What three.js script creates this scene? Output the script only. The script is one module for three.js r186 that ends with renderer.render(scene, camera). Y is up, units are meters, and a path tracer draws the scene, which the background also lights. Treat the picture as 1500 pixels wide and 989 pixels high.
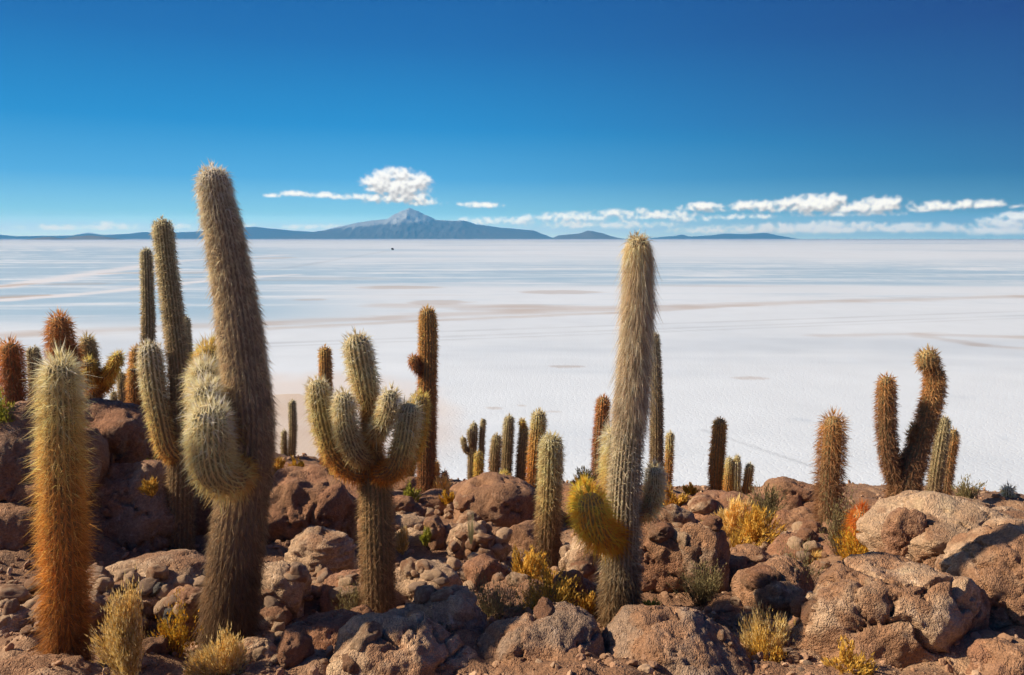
import * as THREE from 'three';
import { ImprovedNoise } from 'three/addons/math/ImprovedNoise.js';
import { mergeGeometries, mergeVertices } from 'three/addons/utils/BufferGeometryUtils.js';

// ---------------------------------------------------------------- camera, sky, sun, exposure
const scene = new THREE.Scene();
const EYE = 26, F = 1110, PITCH = Math.atan(145.5 / F);          // eye height over the salt (m), lens in photo pixels
const camera = new THREE.PerspectiveCamera(2 * Math.atan(494.5 / F) * 180 / Math.PI, 1500 / 989, 0.1, 200000);
camera.position.set(0, EYE, 0);
camera.rotation.x = -PITCH;
const renderer = new THREE.WebGLRenderer({ antialias: true });
renderer.toneMapping = THREE.LinearToneMapping;
renderer.toneMappingExposure = 1.55;
renderer.shadowMap.enabled = true;

const SUN_AZ = -87 * Math.PI / 180, SUN_EL = 36 * Math.PI / 180;  // azimuth from straight ahead, to the left
const sunDir = new THREE.Vector3(Math.sin(SUN_AZ) * Math.cos(SUN_EL), Math.sin(SUN_EL), -Math.cos(SUN_AZ) * Math.cos(SUN_EL));
const sun = new THREE.DirectionalLight(new THREE.Color(1, 0.83, 0.60), 5.0);
sun.position.copy(sunDir).multiplyScalar(120).add(new THREE.Vector3(0, 20, -12));
sun.target.position.set(0, 20, -12);
sun.castShadow = true;
sun.shadow.mapSize.set(4096, 4096);
Object.assign(sun.shadow.camera, { left: -45, right: 45, top: 45, bottom: -45, near: 1, far: 260 });
scene.add(sun, sun.target);

// ---------------------------------------------------------------- noise and helpers
const PN = new ImprovedNoise();
const noise = (x, y, z) => PN.noise(x, y, z);
const clamp = (x, a = 0, b = 1) => Math.min(b, Math.max(a, x));
const lerp = (a, b, t) => a + (b - a) * t;
const sstep = (a, b, x) => { const t = clamp((x - a) / (b - a)); return t * t * (3 - 2 * t); };
function fbm(x, y, z, oct = 4, gain = 0.5) {
  let s = 0, a = 1, n = 0;
  for (let i = 0; i < oct; i++) { s += a * noise(x, y, z); n += a; x = x * 2.03 + 17.1; y = y * 2.03 + 5.3; z = z * 2.03 + 9.7; a *= gain; }
  return s / n;
}
function rng(seed) { let a = (seed * 2654435761) >>> 0; return () => { a = (a + 0x6D2B79F5) | 0; let t = Math.imul(a ^ (a >>> 15), 1 | a); t = (t + Math.imul(t ^ (t >>> 7), 61 | t)) ^ t; return ((t ^ (t >>> 14)) >>> 0) / 4294967296; }; }
function hash3(x, y, z) { let h = Math.imul(x, 374761393) ^ Math.imul(y, 668265263) ^ Math.imul(z, 2147483647 - 59); h = Math.imul(h ^ (h >>> 13), 1274126177); h ^= h >>> 16; return h >>> 0; }
function worley(x, y, z, wrap = 0) {                                // [nearest, second nearest, cell id]
  const xi = Math.floor(x), yi = Math.floor(y), zi = Math.floor(z);
  let f1 = 9, f2 = 9, id = 0;
  for (let i = -1; i <= 1; i++) for (let j = -1; j <= 1; j++) for (let k = -1; k <= 1; k++) {
    let cx = xi + i, cy = yi + j; const cz = zi + k;
    const h = wrap ? hash3((cx + wrap * 8) % wrap, (cy + wrap * 8) % wrap, cz) : hash3(cx, cy, cz);
    const dx = cx + (h & 1023) / 1023 - x, dy = cy + ((h >>> 10) & 1023) / 1023 - y, dz = cz + ((h >>> 20) & 1023) / 1023 - z;
    const d = dx * dx + dy * dy + dz * dz;
    if (d < f1) { f2 = f1; f1 = d; id = h; } else if (d < f2) f2 = d;
  }
  return [Math.sqrt(f1), Math.sqrt(f2), id];
}
const cp = Math.cos(PITCH), sp = Math.sin(PITCH);
function at(px, py, d) {                                            // point seen at a photo pixel, d metres ahead
  const u = (px - 750) / F, v = (494.5 - py) / F, k = d / (v * sp + cp);
  return new THREE.Vector3(u * k, EYE + (v * cp - sp) * k, -d);
}
function onSalt(px, py) { const p = at(px, py, 1), k = EYE / (EYE - p.y); return [p.x * k, -k]; }
const taken = new Map();
function numbered(name) { const n = taken.get(name) || 0; taken.set(name, n + 1); return n ? name + '_' + String(n).padStart(3, '0') : name; }
function tag(o, label, category, group) { o.userData.label = label; o.userData.category = category; if (group) o.userData.group = group; return o; }
function lit(o) { o.castShadow = o.receiveShadow = true; return o; }
function mesh(name, geo, mat, parent) { const m = lit(new THREE.Mesh(geo, mat)); m.name = parent ? name : numbered(name); (parent || scene).add(m); return m; }
function thing(name, p) { const g = new THREE.Group(); g.name = numbered(name); g.position.copy(p); scene.add(g); return g; }
function structure(name, geo, mat) { const m = mesh(name, geo, mat); m.userData.kind = 'structure'; return m; }
function geom(pos, idx, col, uv, normals = true) {
  const g = new THREE.BufferGeometry();
  g.setAttribute('position', new THREE.BufferAttribute(pos instanceof Float32Array ? pos : new Float32Array(pos), 3));
  if (col) g.setAttribute('color', new THREE.BufferAttribute(col instanceof Float32Array ? col : new Float32Array(col), 3));
  if (uv) g.setAttribute('uv', new THREE.BufferAttribute(uv instanceof Float32Array ? uv : new Float32Array(uv), 2));
  if (idx) g.setIndex(new THREE.BufferAttribute(idx instanceof Uint32Array ? idx : new Uint32Array(idx), 1));
  if (normals) g.computeVertexNormals();
  return g;
}
function stops(list, t) {                                           // [[t, r, g, b], ...]
  if (t <= list[0][0]) return list[0].slice(1);
  for (let i = 1; i < list.length; i++) if (t <= list[i][0]) { const a = list[i - 1], b = list[i], k = (t - a[0]) / (b[0] - a[0]); return [1, 2, 3].map(j => lerp(a[j], b[j], k)); }
  return list[list.length - 1].slice(1);
}

// ---------------------------------------------------------------- sky (air and clouds)
const AIR = 5e-5, HAZE = [0.05, 0.18, 0.365];                        // density of the lower air and the light that it scatters
scene.fog = new THREE.FogExp2(new THREE.Color(0.12, 0.50, 1.0), AIR);
{
  const W = 4096, H = 2048, data = new Float32Array(W * H * 4);
  const s2l = c => { c /= 255; return c <= 0.04045 ? c / 12.92 : ((c + 0.055) / 1.055) ** 2.4; };
  const S = (e, r, g, b) => [e, s2l(r) / 1.55, s2l(g) / 1.55, s2l(b) / 1.55];
  const near = [S(0, 196, 229, 246), S(1.9, 140, 208, 243), S(4.3, 90, 176, 232), S(8, 50, 148, 214), S(13.6, 23, 117, 186), S(20, 18, 95, 165), S(30, 16, 80, 148), S(90, 14, 62, 125)];
  const away = [S(0, 118, 168, 206), S(1.9, 84, 148, 196), S(4.3, 52, 117, 173), S(8, 28, 97, 158), S(13.6, 11, 76, 140), S(20, 10, 68, 130), S(30, 10, 64, 126), S(90, 14, 62, 125)];
  // cumulus: ellipses [photo x, photo y, half width, half height, weight], given as directions
  const deg = 180 / Math.PI;
  const dirOf = (px, py) => { const p = at(px, py, 1); return [Math.atan2(p.x, 1) * deg, Math.atan2(p.y - EYE, Math.hypot(p.x, 1)) * deg]; };
  const kp = 1 / (F * Math.PI / 180) ;                               // degrees per photo pixel near the middle
  const puffs = [
    [583, 272, 48, 23, 1], [556, 272, 26, 15, 1], [608, 268, 24, 15, .9], [588, 258, 24, 13, .95], [540, 268, 12, 10, .6], [590, 286, 40, 12, .8],
    [575, 292, 62, 9, .85], [622, 297, 32, 6, .7], [520, 290, 26, 6, .75], [495, 289, 14, 4, .6], [465, 286, 26, 5, .7], [430, 284, 22, 5, .8], [402, 287, 16, 3, .6], [645, 297, 8, 6, .5],
    [703, 301, 30, 5.5, .8], [676, 299, 8, 3, .5],
    [1025, 304, 34, 7, .8], [1048, 308, 22, 5, .6], [1095, 303, 28, 9, .8], [1130, 304, 45, 10, .8], [1185, 302, 62, 15, .95], [1212, 297, 30, 13, .9], [1250, 306, 50, 11, .85], [1292, 301, 38, 14, .95], [1240, 314, 90, 5, .6], [1090, 318, 50, 5, .55],
    [1380, 303, 44, 8, .85], [1430, 300, 42, 8, .85], [1350, 308, 24, 5, .6], [1470, 328, 44, 13, .75], [1490, 318, 26, 10, .8], [1490, 303, 14, 3, .6],
    [845, 320, 80, 9, .62], [960, 316, 60, 8, .7], [900, 314, 50, 7, .6], [745, 324, 85, 7, .6], [1010, 322, 40, 5, .5], [937, 307, 10, 3, .5],
    [1180, 336, 150, 10, .8], [1330, 335, 110, 9, .75], [1230, 330, 60, 8, .7], [1460, 340, 60, 9, .8], [1040, 338, 70, 7, .6], [880, 330, 110, 8, .65],
    [150, 333, 60, 6, .55], [90, 334, 50, 4, .5], [28, 333, 10, 3.5, .5], [60, 331, 8, 3, .4], [270, 333, 50, 5, .45], [360, 331, 20, 4, .45], [450, 333, 46, 4, .5],
    [150, 328, 18, 4, .5], [500, 332, 40, 4, .4],
    // the same kind of low cloud goes on round the horizon
    [-400, 305, 160, 10, .7], [-900, 310, 260, 10, .6], [1900, 300, 180, 12, .8], [2500, 308, 300, 12, .6], [3600, 300, 400, 14, .5],
  ].map(([x, y, rx, ry, w]) => {
    let a, e, s = 1;
    if (x < 0 || x > 1500) { a = (x - 750) * kp; e = (349 - y) * kp; } else { [a, e] = dirOf(x, y); const u = (x - 750) / F; s = 1 / (1 + u * u); }
    return [a, e, rx * kp * s, ry * kp * Math.sqrt(s), w];
  });
  const dens = (a, e) => {
    let d = 0;
    for (const [pa, pe, ra, re, w] of puffs) {
      let da = a - pa; if (da > 180) da -= 360; else if (da < -180) da += 360;
      da /= ra; if (da > 1.7 || da < -1.7) continue;
      let de = (e - pe) / re; if (de < 0) de *= 1.5; if (de > 1.9 || de < -1.9) continue;
      const q = da * da + de * de; if (q > 3) continue;
      d = Math.max(d, w * (1.25 - q * 0.8)) ;
    }
    if (d <= 0) return 0;
    const n = fbm(a * 0.9 + 40, e * 1.3, 3.3, 6, 0.6), bil = 1 - Math.abs(noise(a * 1.5 + 3, e * 2.0, 8.1)) * 1.5, b2 = 1 - Math.abs(noise(a * 3.7, e * 4.4, 1.7)) * 1.5, b3 = 1 - Math.abs(noise(a * 8.5, e * 9.5, 4.7)) * 1.5;
    return d + n * 0.9 + (bil - .62) * 0.5 + (b2 - .62) * 0.30 + (b3 - .62) * 0.08 - 0.25;
  };
  for (let j = 0; j < H; j++) {
    const el = (j + 0.5) / H * 180 - 90, ce = Math.cos(el / deg), se = Math.sin(el / deg), e = Math.max(0, el);
    const cn = stops(near, e), ca = stops(away, e), upward = 1400 / Math.max(0.001, Math.sin(e / deg));
    for (let i = 0; i < W; i++) {
      const th = ((i + 0.5) / W - 0.5) * 2 * Math.PI, x = Math.cos(th) * ce, z = Math.sin(th) * ce;
      const az = Math.atan2(x, -z) * deg, T = Math.exp(-AIR * Math.min(upward, 49500 / Math.max(0.5, Math.abs(x) / Math.max(ce, 1e-3), Math.abs(z) / Math.max(ce, 1e-3))));   // the sky as it is beyond the lower air
      const cosSun = (x * sunDir.x + z * sunDir.z) / (Math.max(1e-4, ce) * Math.hypot(sunDir.x, sunDir.z));
      const k = sstep(-0.75, 0.3, cosSun), full = x * sunDir.x + se * sunDir.y + z * sunDir.z;
      const glow = 1.4 * Math.pow(Math.max(0, full), 26);
      let r = lerp(ca[0], cn[0], k) + glow, g = lerp(ca[1], cn[1], k) + glow * 0.93, b = lerp(ca[2], cn[2], k) + glow * 0.8;
      if (el > -0.2 && el < 7) {
        const d = dens(az, el);
        if (d > 0) {
          const o = sstep(-0.05, 0.75, d) * 0.96 * sstep(-0.1, 0.5, el);
          const lean = k > 0.5 ? -0.12 : -0.16, up = dens(az + lean, el + 0.30), lightness = clamp(0.53 + (d - up) * 0.62 + fbm(az * 4, el * 5, 1, 4) * 0.18, 0.34, 0.68);
          const low = sstep(2.2, 0.6, el);                            // low clouds lie far off in the air
          const cr = lerp(lightness, lerp(r, 0.47, 0.6), low * 0.8), cg = lerp(lightness * 0.97 + 0.015, lerp(g, 0.46, 0.55), low * 0.8), cb = lerp(lightness * 0.85 + 0.10, lerp(b, 0.54, 0.5), low * 0.8);
          r = lerp(r, cr, o); g = lerp(g, cg, o); b = lerp(b, cb, o);
        }
      }
      r = Math.max(0.002, (r - HAZE[0] * (1 - T)) / T); g = Math.max(0.002, (g - HAZE[1] * (1 - T)) / T); b = Math.max(0.002, (b - HAZE[2] * (1 - T)) / T);
      const q = (j * W + i) * 4;
      data[q] = r; data[q + 1] = g; data[q + 2] = b; data[q + 3] = 1;
    }
  }
  const sky = new THREE.DataTexture(data, W, H, THREE.RGBAFormat, THREE.FloatType);
  sky.mapping = THREE.EquirectangularReflectionMapping;
  sky.magFilter = sky.minFilter = THREE.LinearFilter;
  sky.needsUpdate = true;
  scene.background = sky;
  scene.environment = sky;
}

// ---------------------------------------------------------------- what stands on the hill: columns of cactus, listed base to top
// p: [photo x, photo y, width in photo pixels, metres nearer (-) or farther (+)]
const CACTI = [
  { d: 4.8, pal: 'amber', ribs: 18, len: [.06, .12], per: 20, label: 'stout single cactus, cream top and glowing orange spines, beside straw bush', stems: [{ p: [[99, 985, 72], [96, 900, 76], [92, 760, 78], [89, 640, 74], [88, 560, 66], [87, 527, 58]] }] },
  { d: 5.4, pal: 'old', ribs: 26, len: [.035, .075], per: 20, label: 'tallest leaning hairy grey cactus with stubby cream arms on one side', stems: [
    { p: [[332, 985, 86], [336, 900, 88], [348, 790, 90], [360, 690, 88], [366, 620, 80], [356, 520, 74], [342, 420, 66], [326, 330, 58], [316, 285, 52], [311, 246, 50]] },
    { n: 'arm', pal: 'cream', len: [.05, .09], p: [[358, 684, 44, -.16], [336, 702, 60, -.34], [316, 690, 68, -.42], [307, 645, 68, -.44], [308, 592, 64, -.44]] },
    { n: 'arm', pal: 'cream', len: [.06, .1], p: [[350, 630, 36, -.08], [316, 625, 44, -.18], [303, 602, 46, -.2], [304, 560, 44, -.2]] },
    { n: 'arm', pal: 'cream', len: [.06, .1], p: [[345, 600, 36, .1], [310, 592, 42, .14], [299, 568, 44, .18], [300, 532, 40, .18]] },
    { n: 'arm', pal: 'golden', len: [.06, .1], p: [[345, 580, 34, .3], [318, 568, 40, .44], [307, 540, 42, .48], [311, 505, 38, .48]] }] },
  { d: 8, pal: 'olive', ribs: 18, len: [.03, .055], per: 12, label: 'tall slender grey green cactus with one long upright arm', stems: [
    { p: [[264, 812, 44], [265, 740, 43], [266, 640, 40], [262, 540, 32], [252, 450, 30], [243, 380, 29], [237, 322, 27]] },
    { n: 'arm', pal: 'creamolive', len: [.035, .07], p: [[262, 672, 26, -.05], [246, 655, 34, -.12], [234, 610, 36, -.15], [224, 555, 36, -.15], [218, 502, 34, -.15]] }] },
  { d: 12.5, pal: 'amberdark', ribs: 14, len: [.05, .09], per: 8, label: 'thin cactus rising behind the slender one, with two curved orange arms', stems: [
    { pal: 'olive', len: [.03, .05], p: [[212, 655, 16], [214, 560, 18], [217, 480, 19], [216, 430, 17], [214, 364, 16]] },
    { n: 'arm', p: [[212, 625, 12, -.1], [203, 600, 15, -.2], [199, 560, 16, -.2], [200, 508, 15, -.2]] },
    { n: 'arm', p: [[211, 640, 10, -.2], [200, 615, 12, -.35], [195, 585, 13, -.4], [195, 538, 13, -.4]] }] },
  { d: 20, pal: 'olive', ribs: 12, len: [.04, .07], per: 6, label: 'thin pale cactus peeking out behind the tall slender cactus', stems: [{ p: [[280, 640, 13], [277, 540, 12], [273, 464, 9]] }] },
  { d: 9, pal: 'rust', ribs: 16, len: [.06, .11], per: 12, label: 'reddish brown bristly cactus with one short side shoot', stems: [{ p: [[98, 640, 30], [92, 560, 31], [88, 500, 31], [87, 463, 27]] }, { n: 'arm', p: [[96, 560, 12, .1], [105, 535, 14, .12], [107, 505, 13, .12]] }] },
  { d: 9, pal: 'rust', ribs: 16, len: [.06, .11], per: 12, label: 'short dark rust cactus standing beside the yellow green bush', stems: [{ p: [[22, 600, 27], [18, 550, 28], [14, 502, 25]] }] },
  { d: 17, pal: 'olive', ribs: 12, len: [.04, .07], per: 6, label: 'small thin dark cactus upright between two rust cacti', stems: [{ p: [[48, 600, 10], [47, 550, 10], [44, 510, 9]] }] },
  { d: 17, pal: 'olive', ribs: 12, len: [.04, .07], per: 6, label: 'small thin dark cactus leaning between two rust cacti', stems: [{ p: [[64, 590, 10], [60, 545, 9], [51, 508, 8]] }] },
  { d: 10.5, pal: 'rustolive', ribs: 16, len: [.05, .09], per: 11, label: 'dark cactus with a front bud and a bent arm raised beside it', stems: [
    { p: [[137, 610, 22], [135, 560, 22], [130, 520, 20], [127, 493, 16]] },
    { n: 'arm', pal: 'golden', p: [[136, 566, 12, -.1], [131, 560, 17, -.18], [129, 545, 17, -.2], [129, 526, 15, -.2]] },
    { n: 'arm', pal: 'golden', p: [[138, 556, 13], [153, 552, 16, -.05], [166, 536, 15, -.08], [175, 518, 13, -.1]] },
    { n: 'arm', pal: 'golden', p: [[138, 574, 12], [150, 570, 14, .08], [160, 552, 13, .12], [164, 535, 11, .12]] }] },
  { d: 18, pal: 'rustolive', ribs: 12, len: [.05, .08], per: 6, label: 'small dark cactus, taller of a pair behind the red rock', stems: [{ p: [[183, 640, 13], [181, 590, 13], [177, 545, 12]] }] },
  { d: 18, pal: 'olive', ribs: 12, len: [.04, .07], per: 6, label: 'small dark cactus, shorter of a pair behind the red rock', stems: [{ p: [[170, 640, 9], [168, 600, 9], [166, 573, 8]] }] },
  { d: 6.2, pal: 'candelabra', ribs: 20, len: [.035, .065], per: 14, label: 'candelabra cactus with five curved arms and a pinched central column', stems: [
    { pal: 'brownribs', p: [[555, 925, 56], [554, 860, 59], [552, 780, 60], [550, 720, 57], [546, 680, 46], [544, 640, 32], [540, 606, 27]] },
    { n: 'column', pal: 'creamgreen', p: [[541, 612, 26], [540, 597, 25], [537, 580, 42], [532, 550, 47], [526, 520, 47], [521, 489, 43]] },
    { n: 'arm', pal: 'creamrust', p: [[548, 692, 34, 0], [520, 690, 38, -.05], [492, 668, 40, -.06], [474, 620, 39, -.06], [463, 556, 36, -.06]] },
    { n: 'arm', pal: 'creamgreen', p: [[542, 674, 26, -.1], [522, 664, 36, -.2], [508, 630, 38, -.24], [502, 574, 34, -.24]] },
    { n: 'arm', pal: 'creamgreen', p: [[545, 640, 24, -.1], [558, 624, 31, -.26], [568, 602, 33, -.3], [573, 571, 30, -.3]] },
    { n: 'arm', pal: 'creamrust', p: [[552, 694, 34, -.1], [576, 688, 38, -.2], [592, 650, 41, -.24], [601, 590, 38, -.24]] },
    { n: 'arm', pal: 'golden', p: [[552, 690, 26, .1], [590, 684, 32, .16], [608, 640, 33, .18], [616, 578, 29, .18]] }] },
  { d: 14, pal: 'amberdark', ribs: 18, len: [.04, .08], per: 10, label: 'tall amber cactus with one round bud on its side', stems: [
    { p: [[624, 740, 26], [625, 660, 27], [626, 560, 27], [627, 490, 26], [626, 451, 22]] }, { n: 'bud', pal: 'rust', p: [[622, 545, 10, -.05], [611, 538, 16, -.1], [605, 521, 15, -.1]] }] },
  { d: 16, pal: 'amberdark', ribs: 14, len: [.04, .08], per: 8, label: 'amber cactus standing directly behind the candelabra cactus', stems: [{ p: [[479, 705, 18], [478, 600, 18], [476, 508, 17]] }] },
  { d: 22, pal: 'olive', ribs: 12, len: [.03, .06], per: 6, label: 'slim grey cactus on the boulder crest above the sandy shore', stems: [{ p: [[426, 688, 13], [429, 630, 12], [428, 586, 11]] }] },
  { d: 22, pal: 'olive', ribs: 12, len: [.03, .06], per: 6, label: 'short slim cactus beside a taller grey one by sandy shore', stems: [{ p: [[417, 690, 9], [416, 655, 9], [416, 630, 8]] }] },
  { d: 18, pal: 'rustolive', ribs: 12, len: [.05, .09], per: 7, label: 'dark low cactus half hidden by the candelabra cactus', stems: [{ p: [[600, 712, 14], [601, 685, 14], [601, 655, 12]] }] },
  { d: 19, pal: 'amberdark', ribs: 12, len: [.05, .09], per: 7, label: 'very short dark amber cactus beside the tall budded cactus', stems: [{ p: [[640, 716, 7], [640, 695, 7], [639, 676, 7]] }] },
  { d: 19, pal: 'rust', ribs: 12, len: [.05, .09], per: 7, label: 'tiny dome shaped rust cactus near the tall budded cactus', stems: [{ p: [[651, 716, 10], [651, 704, 10], [651, 690, 8]] }] },
  { d: 21, pal: 'olive', ribs: 12, len: [.03, .06], per: 6, label: 'small branching grey cactus with knobbed arms against the salt', stems: [
    { p: [[690, 718, 11], [691, 670, 12], [694, 640, 12], [694, 619, 11]] }, { n: 'arm', p: [[691, 664, 8], [683, 660, 9], [678, 640, 9]] }, { n: 'arm', p: [[692, 655, 6, -.1], [689, 645, 8, -.15], [688, 628, 8, -.15]] },
    { n: 'arm', p: [[698, 712, 8, .1], [704, 680, 9, .1], [706, 640, 9, .1], [708, 613, 8, .1]] }] },
  { d: 17, pal: 'golden', ribs: 14, len: [.04, .08], per: 8, label: 'short golden cactus in front of the branching grey cactus', stems: [{ p: [[702, 722, 12], [701, 690, 13], [701, 662, 11]] }] },
  { d: 17.5, pal: 'rustolive', ribs: 14, len: [.04, .08], per: 8, label: 'dark brown cactus joined to a taller pale topped one', stems: [{ p: [[724, 720, 16], [725, 670, 16], [728, 637, 14]] }] },
  { d: 18, pal: 'olive', ribs: 14, len: [.04, .08], per: 8, label: 'pale topped grey brown cactus between two dark brown cacti', stems: [{ p: [[740, 720, 16], [743, 660, 17], [746, 609, 14]] }] },
  { d: 15.5, pal: 'golden', ribs: 14, len: [.06, .1], per: 10, label: 'round orange ball cactus at the foot of brown cacti', stems: [{ p: [[738, 718, 17], [738, 706, 19], [738, 692, 17]] }] },
  { d: 18, pal: 'rustolive', ribs: 14, len: [.04, .08], per: 8, label: 'leaning dark brown cactus with a small cream knob on top', stems: [{ p: [[762, 720, 16], [765, 670, 16], [768, 625, 13]] }, { n: 'bud', pal: 'golden', p: [[768, 635, 6], [766, 625, 9], [764, 614, 8]] }] },
  { d: 15, pal: 'amber', ribs: 16, len: [.05, .09], per: 10, label: 'golden brown cactus standing behind the boulder beside dark cacti', stems: [{ p: [[782, 722, 22], [785, 670, 23], [790, 602, 20]] }] },
  { d: 9, pal: 'twotone', ribs: 18, len: [.04, .075], per: 15, label: 'single cactus with greenish cream top and furry brown base', stems: [{ p: [[801, 848, 40], [802, 790, 39], [805, 720, 36], [807, 670, 35], [807, 637, 31]] }] },
  { d: 5.6, pal: 'shaggy', ribs: 24, len: [.04, .10], per: 18, label: 'tall shaggy cactus with yellow shoot, hair hanging from its upper half', stems: [
    { p: [[908, 915, 68], [909, 850, 66], [912, 780, 63], [915, 710, 57], [921, 630, 50], [928, 550, 44], [933, 470, 40], [935, 400, 38], [934, 346, 33]] },
    { n: 'arm', pal: 'yellow', len: [.06, .11], p: [[908, 782, 30, -.06], [886, 786, 46, -.2], [871, 766, 54, -.26], [863, 722, 48, -.26]] },
    { n: 'arm', pal: 'yellow', len: [.07, .11], p: [[900, 775, 26, .12], [870, 768, 36, .26], [858, 745, 40, .3], [856, 712, 34, .3]] },
    { n: 'arm', pal: 'cream', len: [.05, .08], p: [[912, 735, 24, .2], [900, 720, 30, .28], [897, 680, 30, .3], [899, 625, 26, .3]] },
    { n: 'arm', pal: 'creamgreen', len: [.04, .07], p: [[930, 750, 24], [950, 745, 28, .05], [958, 722, 28, .08], [960, 684, 25, .08]] }] },
  { d: 15, pal: 'olive', ribs: 16, len: [.03, .06], per: 9, label: 'tall thin brown cactus just behind the tall shaggy cactus', stems: [{ p: [[961, 725, 22], [962, 640, 20], [961, 560, 17], [958, 488, 15]] }] },
  { d: 16, pal: 'rust', ribs: 14, len: [.05, .1], per: 9, label: 'rust brown cactus standing clear against the salt beside shaggy cactus', stems: [{ p: [[877, 718, 21], [879, 660, 22], [884, 581, 18]] }] },
  { d: 18, pal: 'amber', ribs: 12, len: [.04, .08], per: 8, label: 'small thin amber cactus beside the tall thin brown one', stems: [{ p: [[976, 730, 12], [979, 690, 12], [982, 633, 10]] }] },
  { d: 15, pal: 'amberdark', ribs: 16, len: [.04, .08], per: 10, label: 'golden brown cactus next to the short pale cluster', stems: [{ p: [[1051, 738, 22], [1050, 690, 22], [1055, 613, 18]] }] },
  { d: 14.5, pal: 'cream', ribs: 14, len: [.025, .05], per: 8, label: 'cluster of three short pale cacti, the middle one cut flat', stems: [
    { pal: 'amber', p: [[1064, 740, 12], [1066, 710, 12], [1069, 670, 10]] }, { n: 'stem', p: [[1076, 742, 15], [1078, 712, 15], [1079, 676, 14]], flat: true }, { n: 'bud', p: [[1079, 682, 7], [1080, 672, 8], [1081, 667, 7]] }, { n: 'stem', pal: 'amber', p: [[1091, 742, 14], [1094, 715, 14], [1099, 679, 12]] }] },
  { d: 9, pal: 'bristle', ribs: 16, len: [.07, .12], per: 9, label: 'bristly reddish brown cactus beside the dark grey shrub', stems: [{ p: [[1212, 785, 33], [1214, 720, 33], [1218, 660, 33], [1221, 609, 28]] }] },
  { d: 8.5, pal: 'bristle', ribs: 18, len: [.04, .07], per: 14, label: 'forked reddish cactus with a knob on its higher arm', stems: [
    { p: [[1323, 765, 48], [1323, 735, 50], [1326, 708, 48], [1334, 688, 40], [1350, 640, 30], [1362, 600, 29], [1369, 565, 28], [1368, 536, 24]] },
    { n: 'arm', p: [[1322, 716, 34], [1308, 690, 28], [1300, 645, 26], [1298, 600, 26], [1299, 551, 22]] },
    { n: 'bud', pal: 'bristlepale', p: [[1366, 546, 14], [1360, 532, 30], [1359, 512, 28]] }, { n: 'bud', pal: 'bristlepale', p: [[1346, 645, 7], [1338, 640, 10], [1333, 634, 9]] }, { n: 'bud', pal: 'bristlepale', p: [[1348, 640, 6], [1342, 632, 8], [1338, 625, 7]] }] },
  { d: 12, pal: 'olive', ribs: 14, len: [.03, .06], per: 9, label: 'dark cactus behind the forked one, bare dark tip', stems: [{ p: [[1366, 745, 21], [1372, 690, 21], [1380, 640, 19], [1385, 611, 14]] }] },
  { d: 12.5, pal: 'bristle', ribs: 12, len: [.04, .07], per: 9, label: 'thin cactus with pale knob behind the forked one', stems: [{ p: [[1384, 745, 11], [1390, 690, 12], [1396, 645, 12]] }, { n: 'bud', pal: 'bristlepale', p: [[1395, 660, 7], [1397, 645, 12], [1397, 629, 11]] }] },
  { d: 8.5, pal: 'cream', ribs: 14, len: [.03, .06], per: 12, label: 'small pale dome cactus on top of the pale boulder', stems: [{ p: [[1477, 742, 17], [1477, 730, 18], [1477, 712, 16]] }] },
  { d: 7.2, pal: 'orange', ribs: 16, len: [.06, .1], per: 16, label: 'small pointed bright orange cactus between the shrubs', stems: [{ p: [[1262, 822, 34], [1262, 790, 40], [1263, 765, 36], [1263, 745, 24]] }] },
];

// ---------------------------------------------------------------- hill
const ground = [];                                                  // [x, z, height] the hill passes through
for (const c of CACTI) { const [x, y] = c.stems[0].p[0], q = at(x, y - 8, c.d); ground.push([q.x, q.z, q.y]); }
for (const [x, y, d] of [[0, 930, 5.2], [180, 985, 4.6], [240, 880, 6.4], [420, 930, 5.6], [470, 860, 7], [620, 905, 5.6], [640, 850, 7.5], [720, 880, 6.2], [760, 860, 7.5], [860, 860, 7], [1000, 890, 6.2], [1060, 860, 7], [1110, 930, 5.4],
  [1150, 830, 7], [1180, 780, 9], [1120, 770, 10.5], [1050, 790, 9.5], [980, 760, 11], [620, 770, 11], [560, 760, 11], [660, 790, 9.5], [1300, 850, 6.5], [1450, 850, 6], [1250, 960, 4.8], [1400, 985, 4.4], [60, 830, 6.6], [120, 840, 6.6], [200, 830, 7.2],
  [180, 720, 9], [60, 690, 9], [220, 700, 10], [330, 800, 8.5], [400, 800, 8.5], [450, 715, 14], [900, 760, 12], [840, 735, 14], [700, 735, 14], [150, 640, 13], [20, 620, 12], [1250, 780, 10]]) { const q = at(x, y, d); ground.push([q.x, q.z, q.y]); }
const PROF = [[-60, -1.2], [-8, -1.4], [0, -1.75], [2.5, -2.2], [4.5, -2.65], [5.5, -2.95], [8, -3.7], [12, -4.75], [16, -5.65], [20, -6.7], [24, -8.6], [30, -12], [45, -20.5], [56, -26.3], [75, -28], [4000, -28]];
function profile(d) { for (let i = 1; i < PROF.length; i++) if (d <= PROF[i][0]) { const a = PROF[i - 1], b = PROF[i]; return lerp(a[1], b[1], (d - a[0]) / (b[0] - a[0])); } return -28; }
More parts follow.
